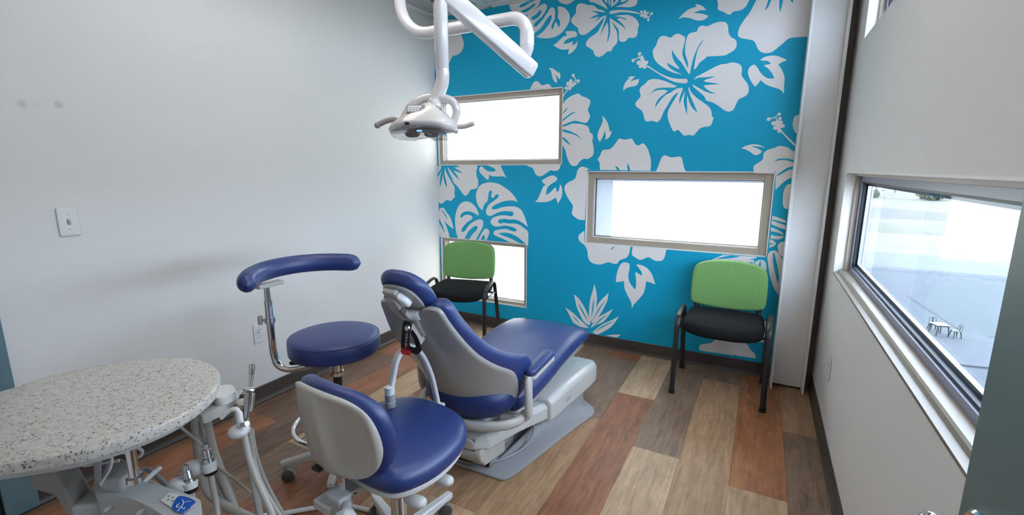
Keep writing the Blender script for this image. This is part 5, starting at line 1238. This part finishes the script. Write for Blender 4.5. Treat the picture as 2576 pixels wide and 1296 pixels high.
# back rod and bracket
obj('back_rod', MB().tube([dl(0.030, -0.246, 0.38), dl(0.030, -0.242, 0.48), dl(0.030, -0.236, 0.53)], 0.0155, 14, flat=(0.6, (fwd.x, fwd.y, 0))), 'chrome', ds)
brx = obj('back_bracket', MB().loft([[dl(0.045 + a, y, z) for a, z in ((-0.026, z0), (0.026, z0), (0.036, z1), (-0.034, z1))] for y, z0, z1 in ((-0.290, 0.345, 0.447), (-0.238, 0.335, 0.445))]), 'unit_grey', ds, bevel=0.010)
obj('bracket_arm', MB().loft([[dl(a, y, z) for a, z in ((-0.03, 0.385), (0.045, 0.385), (0.045, 0.415), (-0.03, 0.415))] for y in (-0.30, -0.10)]), 'plastic_white', ds, bevel=0.006)
obj('bracket_screw', MB().tube([dl(0.082, -0.235, 0.432), dl(0.088, -0.237, 0.432)], 0.010, 14), 'steel', brx)
kk = dl(0.108, -0.288, 0.425); kd = (rgt * 0.75 - fwd * 0.66).normalized()
obj('knob_stem', MB().tube([kk - kd * 0.03, kk + kd * 0.020], 0.014, 16), 'unit_grey', brx)
obj('knob', MB().tube([kk + kd * 0.018, kk + kd * 0.024, kk + kd * 0.046, kk + kd * 0.052], [0.028, 0.032, 0.032, 0.026], 8), 'plastic_white', brx)
# backrest
bo2 = [(0.0, -0.152), (0.10, -0.146), (0.160, -0.110), (0.190, -0.045), (0.188, 0.03), (0.165, 0.092), (0.115, 0.130), (0.04, 0.143), (-0.04, 0.143), (-0.115, 0.130), (-0.165, 0.092), (-0.188, 0.03), (-0.190, -0.045), (-0.160, -0.110), (-0.10, -0.146)]
bo2 = [(p[0], p[1]) for p in spl([(a, b, 0) for a, b in bo2], 4, closed=True)]
bz = 0.628
def bmap(u, v, w):
    y = -0.222 + 1.45 * u * u - 0.14 * v - w
    return tuple(dl(u - 0.0, y, bz + v))
obj('back_cushion', MB().pad(bo2, 0.060, 0.028, lambda u, v, w: bmap(u, v, w - 0.022), rings=5, seg=5), 'vinyl_blue', ds)
def shmap(u, v, w):
    k = min(1, max(0, (w - 0.012) / 0.012))
    edge = max(0.0, 1 - (abs(v + 0.01) / 0.135) ** 4) * max(0.0, 1 - (abs(u) / 0.172) ** 8)
    g = (0.030 / (1 + math.exp((abs(u + 0.025) - 0.060) / 0.006)) - 0.014) * edge * k
    return bmap(u, v, w + 0.030 + g)
obj('back_shell', MB().pad([(a * 0.955, b * 0.955) for a, b in bo2], 0.026, 0.014, shmap, rings=22, seg=5), 'shell_beige', ds, ang=80)
obj('shell_slot', MB().box(dl(-0.045, -0.285, 0.498), dl(-0.015, -0.262, 0.506)), 'black_plastic', ds, flat=True)

# ------------------------------------------------------------------ delivery unit with quartz top
TZ = 0.80
du = thing('delivery_unit', 'dental delivery unit with oval speckled quartz top at the left front', 'delivery unit', (1.16, -2.99, 0))
top = [(p[0], p[1]) for p in spl([(a, b, 0) for a, b in [((0.837, -2.999, 0.800))[:2], ((0.825, -2.877, 0.800))[:2], ((0.885, -2.760, 0.800))[:2], ((0.996, -2.663, 0.800))[:2], ((1.106, -2.636, 0.800))[:2], ((1.227, -2.662, 0.800))[:2], ((1.320, -2.728, 0.800))[:2], ((1.375, -2.815, 0.800))[:2], ((1.387, -2.889, 0.800))[:2], ((1.378, -2.960, 0.800))[:2], ((1.348, -3.029, 0.800))[:2], ((1.271, -3.111, 0.800))[:2], (1.14, -3.24), (1.0, -3.28), (0.87, -3.20), (0.82, -3.10)]], 5, closed=True)]
obj('tabletop', MB().pad(top, 0.030, 0.006, lambda u, v, w: (u, v, TZ - 0.030 + w), rings=3, seg=3), 'quartz', du)
tr = [(1.10 + (a - 1.10) * 0.93, -2.98 + (b + 2.98) * 0.93) for a, b in top]
obj('tray_plate', MB().pad(tr, 0.014, 0.004, lambda u, v, w: (u, v, TZ - 0.045 + w), rings=3, seg=2), 'unit_grey', du)
pb_ = Vector((1.327, -2.926, 0.755))
obj('post', MB().lathe([(0.0, 0.0), (0.0105, 0.0), (0.0105, -0.080), (0.017, -0.082), (0.017, -0.094), (0.0, -0.095)], pb_, 24), 'chrome', du)
def zpoly(pts, z0, z1, name, m, parent, bevel=0.0):
    q = spl([(p[0], p[1], 0) for p in pts], 4, closed=True) if bevel >= 0 else [Vector((p[0], p[1], 0)) for p in pts]
    return obj(name, MB().prism([(p.x, p.y) for p in q], lambda u, v: (u, v, z0), lambda u, v: (u, v, z1)), m, parent, bevel=abs(bevel))
blk = obj('mount_block', MB().loft([[Vector(p) + Vector((0, 0, dz)) for p in ((1.190, -2.902, 0.665), (1.276, -2.895, 0.665), (1.258, -2.933, 0.640), (1.200, -2.953, 0.640))] for dz in (-0.035, 0.0)]), 'unit_grey', du, bevel=0.006)
hdp = [(1.142, -2.939, 0.610), (1.193, -2.910, 0.610), (1.257, -2.887, 0.610), (1.347, -2.869, 0.610), (1.444, -2.857, 0.610), (1.470, -2.873, 0.610), (1.501, -2.906, 0.610), (1.459, -2.923, 0.610), (1.378, -2.925, 0.610), (1.305, -2.932, 0.610), (1.253, -2.946, 0.610), (1.218, -2.963, 0.610)]
ch = zpoly(hdp, 0.555, 0.61, 'control_head', 'unit_grey', du, 0.010)
tp = zpoly([(1.376, -2.904, 0.611), (1.363, -2.880, 0.611), (1.386, -2.872, 0.611), (1.440, -2.864, 0.611), (1.452, -2.869, 0.611), (1.465, -2.900, 0.611), (1.456, -2.904, 0.611)], 0.6105, 0.613, 'touchpad', 'plastic_white', ch, -0.0005)
zpoly([(1.399, -2.876, 0.614), (1.418, -2.869, 0.613), (1.448, -2.867, 0.614), (1.457, -2.873, 0.614), (1.465, -2.890, 0.614), (1.468, -2.902, 0.614), (1.450, -2.906, 0.614), (1.427, -2.905, 0.614), (1.408, -2.891, 0.614)], 0.613, 0.6136, 'blue_panel', 'label_blue', ch)
_mk = MB()
for q in (((1.450, -2.905, 0.614), (1.442, -2.893, 0.614), (1.433, -2.884, 0.614), (1.419, -2.879, 0.614)), ((1.433, -2.884, 0.614), (1.436, -2.876, 0.614), (1.443, -2.873, 0.614)), ((1.442, -2.893, 0.614), (1.454, -2.894, 0.614), (1.451, -2.890, 0.614)), ((1.428, -2.889, 0.614), (1.428, -2.895, 0.614), (1.436, -2.899, 0.614), (1.437, -2.894, 0.614))):
    _mk.tube(spl([Vector(p) + Vector((0, 0, -0.0004)) for p in q], 4), 0.0009, 6)
obj('panel_marks', _mk, 'print_white', tp)
_bt = MB()
for q in ((1.377, -2.887, 0.613), (1.390, -2.885, 0.613), (1.389, -2.894, 0.613), (1.402, -2.892, 0.613)): _bt.sphere(q, (0.003, 0.003, 0.001), 8, 6)
obj('panel_buttons', _bt, 'print_grey', tp)
_p0, _p1 = Vector((1.467, -2.894, 0.614)), Vector((1.462, -2.880, 0.614))
_dx = (_p1 - _p0).normalized(); _dy = Vector((-_dx.y, _dx.x, 0))
text_mesh('DCI edge', 0.0075, lambda x, y: (_p0 + _p1) / 2 + _dx * x + _dy * y + Vector((0, 0, 0.0002)), 'panel_lettering', 'print_white', tp)
# support arm: sloping box with rounded end, column down to the floor
e1 = Vector((1.174, -2.960, 0.585)); e0 = Vector((1.133, -2.991, 0.700))
dr = (e1 - e0); dr.z = 0; dr.normalize(); pr = Vector((-dr.y, dr.x, 0))
def armring(c, w, h, t=0.0): return [c + pr * w, c + pr * w - Vector((0, 0, h)), c - pr * w - Vector((0, 0, h)), c - pr * w]
arm2 = MB(); arm2.loft([armring(e0 - dr * 0.05 + Vector((0, 0, 0.03)), 0.030, 0.09), armring(e0, 0.031, 0.085), armring(e1 - dr * 0.02, 0.032, 0.085), ])
obj('support_arm', arm2, 'unit_dark', du, bevel=0.008)
hd2 = MB(); oc = e1 + Vector((0, 0, 0.002))
hd2.pad([(p[0], p[1]) for p in rrect(0.066, 0.085, 0.030, 6)], 0.26, 0.008, lambda u, v, w: tuple(oc + pr * u + dr * v + Vector((0, 0, w - 0.26 - 0.10 * (v > 1)))))
obj('support_column', hd2, 'unit_grey', du)
obj('pedestal', MB().lathe([(0.040, 0.34), (0.036, 0.03), (0.17, 0.025), (0.18, 0.015), (0.18, 0.0), (0.0, 0.0)], (oc.x, oc.y, 0), 28), 'unit_grey', du)
# bracket at the tip carrying the handpiece holders
zpoly([(1.277, -2.756, 0.755), (1.242, -2.700, 0.755), (1.232, -2.659, 0.755), (1.270, -2.648, 0.755), (1.302, -2.663, 0.755), (1.330, -2.714, 0.755), (1.339, -2.756, 0.755), (1.328, -2.775, 0.755)], 0.728, 0.752, 'holder_bracket', 'part_grey', du, 0.004)
zpoly([(1.273, -2.710, 0.775), (1.259, -2.675, 0.775), (1.285, -2.663, 0.775), (1.327, -2.681, 0.775), (1.333, -2.716, 0.775), (1.312, -2.727, 0.775)], 0.752, 0.775, 'bracket_cover', 'plastic_white', du, 0.004)
obj('holder_bar', MB().tube([(1.278, -2.673, 0.742), (1.291, -2.664, 0.742), (1.298, -2.657, 0.742)], 0.010, 10, flat=(0.7, (0, 0, 1))), 'part_grey', du)
# rods, blades and cables below the top
obj('rod', MB().tube([(1.295, -2.972, 0.755), (1.241, -2.965, 0.655)], 0.007, 12), 'hose_grey', du)
for a, b in (((1.246, -2.885, 0.600), (1.236, -2.842, 0.610)), ((1.249, -2.960, 0.580), (1.240, -2.939, 0.580)), ((1.346, -2.935, 0.590), (1.343, -2.911, 0.590))):
    obj('blade', MB().tube([a, b], 0.0065, 12, capround=True), 'plastic_white', du)
for k, (q, r_, m) in enumerate(((((1.286, -2.953, 0.750), (1.243, -2.933, 0.700), (1.256, -2.944, 0.680), (1.251, -2.956, 0.660), (1.254, -2.966, 0.650)), 0.0030, 'hose_white'),
    (((1.266, -2.957, 0.740), (1.211, -2.934, 0.680), (1.224, -2.946, 0.660), (1.216, -2.961, 0.650)), 0.008, 'cable_violet'),
    (((1.232, -2.980, 0.740), (1.190, -2.975, 0.700), (1.185, -2.968, 0.680), (1.207, -2.950, 0.680), (1.238, -2.919, 0.680)), 0.004, 'hose_beige'),
    (((1.284, -2.949, 0.740), (1.259, -2.909, 0.700), (1.262, -2.889, 0.680), (1.278, -2.887, 0.700), (1.312, -2.915, 0.740)), 0.004, 'hose_beige'),
    (((1.104, -2.855, 0.550), (1.102, -2.822, 0.550), (1.135, -2.814, 0.540), (1.197, -2.812, 0.520), (1.210, -2.806, 0.500)), 0.007, 'hose_grey'),
    (((1.133, -2.868, 0.550), (1.131, -2.849, 0.550), (1.165, -2.837, 0.540), (1.206, -2.821, 0.520)), 0.006, 'hose_beige'))):
    obj('cable', MB().tube(spl(q, 8), r_, 10), m, du)
rb = MB()
for k in range(9):
    a = Vector((1.184, -2.965, 0.690)).lerp(Vector((1.185, -2.946, 0.700)), k / 8)
    rb.sphere(a, (0.010, 0.010, 0.0055), 12, 6)
obj('ribbed_sleeve', rb, 'unit_grey', du)

# ---- instruments resting in the holders, each with its hose
sv = thing('suction_handpiece', 'upright chrome suction handpiece at the tip of the quartz top', 'handpiece', (1.367, -2.672, 0.740))
obj('nozzle', MB().tube(spl([(1.356, -2.644, 0.843), (1.357, -2.647, 0.829), (1.357, -2.649, 0.816), (1.359, -2.654, 0.798), (1.361, -2.662, 0.775)], 5), [0.0078] * 5 + [0.0074] * 4 + [0.0058] * 4 + [0.0056] * 8, 16), 'steel', sv)
obj('nozzle_mouth', MB().tube([(1.356, -2.644, 0.842), (1.356, -2.644, 0.843)], 0.0055, 14), 'black_plastic', sv)
vb = obj('valve_body', MB().tube([(1.355, -2.675, 0.780), (1.356, -2.674, 0.779), (1.364, -2.661, 0.778), (1.367, -2.655, 0.774)], [0.007, 0.0105, 0.012, 0.008], 14).tube([(1.363, -2.664, 0.776), (1.362, -2.668, 0.758), (1.365, -2.680, 0.708)], [0.011, 0.0105, 0.0098], 16), 'steel', sv)
obj('holder_arm', MB().tube([(1.339, -2.669, 0.741), (1.326, -2.672, 0.706), (1.317, -2.679, 0.671)], 0.016, 12), 'part_grey', sv)
obj('valve_button', MB().tube([(1.355, -2.675, 0.780), (1.355, -2.679, 0.781)], 0.0062, 14), 'chrome', vb)
obj('valve_lever', MB().tube(spl([(1.374, -2.659, 0.771), (1.376, -2.663, 0.758), (1.376, -2.667, 0.740), (1.376, -2.672, 0.725)], 5), 0.0048, 10), 'chrome', vb)
obj('hose', MB().tube(spl([(1.365, -2.680, 0.708), (1.359, -2.674, 0.668), (1.357, -2.670, 0.616), (1.369, -2.674, 0.562), (1.412, -2.685, 0.516), (1.481, -2.693, 0.468), (1.530, -2.697, 0.431)], 8), 0.0062, 12), 'hose_beige', sv)
sy = thing('air_water_syringe', 'white handled air water syringe with bent nozzle below the quartz top', 'syringe', (1.405, -2.727, 0.709))
obj('nozzle', MB().tube(spl([(1.373, -2.749, 0.742), (1.380, -2.740, 0.752), (1.390, -2.730, 0.760), (1.398, -2.723, 0.760), (1.403, -2.720, 0.748), (1.407, -2.722, 0.732), (1.411, -2.723, 0.717)], 6), [0.0055] * 13 + [0.0065] * 10 + [0.0085] * 14, 14), 'plastic_white', sy)
obj('button', MB().tube([(1.422, -2.723, 0.724), (1.436, -2.721, 0.730)], [0.0085, 0.006], 14), 'chrome', sy)
obj('grip', MB().sphere((1.402, -2.725, 0.701), (0.026, 0.026, 0.016), 18, 10), 'plastic_white', sy)
obj('hose', MB().tube(spl([(1.411, -2.720, 0.702), (1.419, -2.721, 0.676), (1.431, -2.724, 0.636), (1.462, -2.729, 0.586), (1.507, -2.737, 0.545), (1.536, -2.732, 0.472)], 8), [0.0085] * 41, 14), 'hose_beige', sy)
for nm, lab, c0, tip, hz_ in (('handpiece_coupler', 'steel coupler in the higher of the two white holders under the quartz top', ((1.311, -2.794, 0.607), (1.291, -2.805, 0.607), (1.323, -2.788, 0.607)), ((1.329, -2.771, 0.668), (1.332, -2.773, 0.654), (1.337, -2.775, 0.634), (1.341, -2.776, 0.617)), ((1.348, -2.778, 0.589), (1.357, -2.781, 0.555), (1.368, -2.784, 0.514), (1.414, -2.809, 0.470))),
        ('handpiece_coupler', 'steel coupler in the lower white holder right above the blue touchpad', ((1.324, -2.838, 0.590), (1.309, -2.846, 0.590), (1.337, -2.830, 0.590)), ((1.330, -2.823, 0.640), (1.333, -2.825, 0.625), (1.339, -2.826, 0.607), (1.343, -2.826, 0.593)), ((1.349, -2.828, 0.572), (1.354, -2.829, 0.550), (1.360, -2.832, 0.523), (1.368, -2.839, 0.474)))):
    t = thing(nm, lab, 'handpiece', c0[0], group='handpiece couplers in white holders')
    ri = Vector(_rt)
    q = Vector(c0[0])
    obj('holder', MB().sphere(q, (0.034, 0.022, 0.020), 20, 12, rot=Matrix.Rotation(R(28), 3, 'Z')), 'plastic_white', t)
    obj('holder_cup', MB().tube([Vector(tip[3]) + Vector((0, 0, 0.004)), Vector(hz_[0]) + Vector((0, 0, 0.010))], [0.019, 0.015], 18), 'plastic_white', t)
    obj('coupler', MB().tube([tip[0], Vector(tip[0]).lerp(Vector(tip[1]), 0.9), tip[1], tip[2], Vector(tip[2]).lerp(Vector(tip[3]), 0.1), tip[3]], [0.0062, 0.0066, 0.0105, 0.0108, 0.013, 0.0135], 18), 'steel', t)
    obj('coupler_bore', MB().tube([tip[0], Vector(tip[0]) + (Vector(tip[0]) - Vector(tip[1])).normalized() * 0.0008], 0.0045, 12), 'black_plastic', t)
    obj('seal_ring', MB().tube([Vector(hz_[0]) + Vector((0, 0, 0.012)), Vector(hz_[0]) + Vector((0, 0, 0.006))], 0.0155, 18), 'black_plastic', t)
    obj('hose', MB().tube(spl(hz_, 8), 0.0072, 12), 'hose_beige', t)
    obj('hanger_bar', MB().tube([q - ri * 0.018 + Vector((0, 0, -0.008)), q - ri * 0.042 + Vector((0, 0, -0.020))], 0.0065, 10, capround=True), 'plastic_white', t)

# ---- loose hoses hanging under the tip of the unit
hb_ = thing('hose_bundle', 'beige hoses hanging below the tip of the quartz top down to the floor', 'hoses', (0.798, -2.431, 0.010))
for q, r_ in ((((1.199, -2.726, 0.693), (1.205, -2.731, 0.654), (1.205, -2.733, 0.594), (1.207, -2.734, 0.532), (1.222, -2.729, 0.459), (1.300, -2.726, 0.441), (1.417, -2.721, 0.440), (1.521, -2.726, 0.427)), 0.0115),
        (((1.214, -2.718, 0.694), (1.224, -2.721, 0.654), (1.222, -2.718, 0.621), (1.221, -2.716, 0.577), (1.228, -2.715, 0.515), (1.258, -2.712, 0.453), (1.322, -2.720, 0.414), (1.365, -2.728, 0.380)), 0.0065),
        (((1.224, -2.712, 0.696), (1.226, -2.710, 0.649), (1.232, -2.708, 0.588), (1.249, -2.703, 0.515), (1.279, -2.702, 0.448), (1.323, -2.712, 0.395), (1.361, -2.721, 0.367)), 0.0115),
        (((1.243, -2.791, 0.711), (1.241, -2.766, 0.669), (1.252, -2.738, 0.614), (1.260, -2.713, 0.547), (1.267, -2.669, 0.467), (1.280, -2.614, 0.371), (1.305, -2.577, 0.315)), 0.0038),
        (((1.316, -2.654, 0.602), (1.329, -2.660, 0.540), (1.339, -2.665, 0.470), (1.358, -2.671, 0.392), (1.373, -2.675, 0.336)), 0.0105),
        (((1.320, -2.643, 0.641), (1.337, -2.649, 0.574), (1.358, -2.647, 0.503), (1.394, -2.642, 0.436), (1.434, -2.635, 0.369)), 0.0050)):
    obj('hose', MB().tube(spl(q, 8), r_, 12), 'hose_beige', hb_)
fhz = thing('floor_hose', 'white hose curving over the planks under the operator stool', 'hose', (1.031, -2.279, 0.000))
obj('hose', MB().tube(spl([(0.874, -2.413, 0.009), (0.946, -2.360, 0.009), (1.011, -2.300, 0.009), (1.078, -2.238, 0.009), (1.146, -2.197, 0.009), (1.254, -2.172, 0.009)], 8), 0.009, 12), 'hose_white', fhz)
obj('hose_end', MB().tube([(1.255, -2.173, 0.010), (1.288, -2.173, 0.010)], 0.010, 12), 'hose_grey', fhz)

# ------------------------------------------------------------------ switch and outlets
def plate(name, lab, cat, P, kind, z0, z1, u0, u1):
    uc, zc = (u0 + u1) / 2, (z0 + z1) / 2; w, h = abs(u1 - u0), z1 - z0
    t = thing(name, lab, cat, P(uc, zc, 0))
    obj('cover_plate', MB().pad(rrect(w, h, 0.004, 3), 0.006, 0.004, lambda u, v, q: P(uc + u, zc + v, q)), 'plate_white', t)
    for s in (-1, 1):
        if kind == 'switch':
            obj('screw', MB().tube([P(uc, zc + s * 0.030, 0.005), P(uc, zc + s * 0.030, 0.0072)], 0.0032, 12), 'part_grey', t)
        else:
            f_ = obj('socket', MB().pad(sup(0.0165, 0.014, 2.6, 24), 0.003, 0.001, lambda u, v, q: P(uc + u, zc + s * 0.0195 + v, 0.005 + q)), 'plate_white', t)
            for du_, hh in ((-0.006, 0.004), (0.006, 0.0035)):
                obj('slot', MB().box(P(uc + du_ - 0.001, zc + s * 0.0195 - hh + 0.003, 0.0075), P(uc + du_ + 0.001, zc + s * 0.0195 + hh + 0.003, 0.0083)), 'slot_dark', f_, flat=True)
            obj('slot', MB().box(P(uc - 0.0018, zc + s * 0.0195 - 0.009, 0.0075), P(uc + 0.0018, zc + s * 0.0195 - 0.0055, 0.0083)), 'slot_dark', f_, flat=True)
    if kind == 'switch':
        obj('toggle_opening', MB().box(P(uc - 0.006, zc - 0.012, 0.0055), P(uc + 0.006, zc + 0.012, 0.0066)), 'print_grey', t, flat=True)
        obj('toggle', MB().loft([[P(uc + a, zc + b, 0.006) for a, b in ((-0.0048, -0.010), (0.0048, -0.010), (0.0048, 0.002), (-0.0048, 0.002))], [P(uc + a, zc + b, 0.019) for a, b in ((-0.004, 0.004), (0.004, 0.004), (0.004, 0.010), (-0.004, 0.010))]]), 'plate_white', t, bevel=0.001)
    else:
        obj('screw', MB().tube([P(uc, zc, 0.005), P(uc, zc, 0.0072)], 0.0028, 12), 'part_grey', t)
PL = lambda u, z, q: (q, u, z)
PRR = lambda u, z, q: (X1 - q, u, z)
plate('light_switch', 'white toggle light switch on the left wall', 'light switch', PL, 'switch', 1.094, 1.212, -2.567, -2.497)
plate('wall_outlet', 'white double wall outlet behind the round stool on the white wall', 'outlet', PL, 'outlet', 0.360, 0.478, -1.803, -1.733)
plate('wall_outlet', 'white wall outlet low on the right wall near the column', 'outlet', PRR, 'outlet', 0.332, 0.450, -0.71, -0.64)
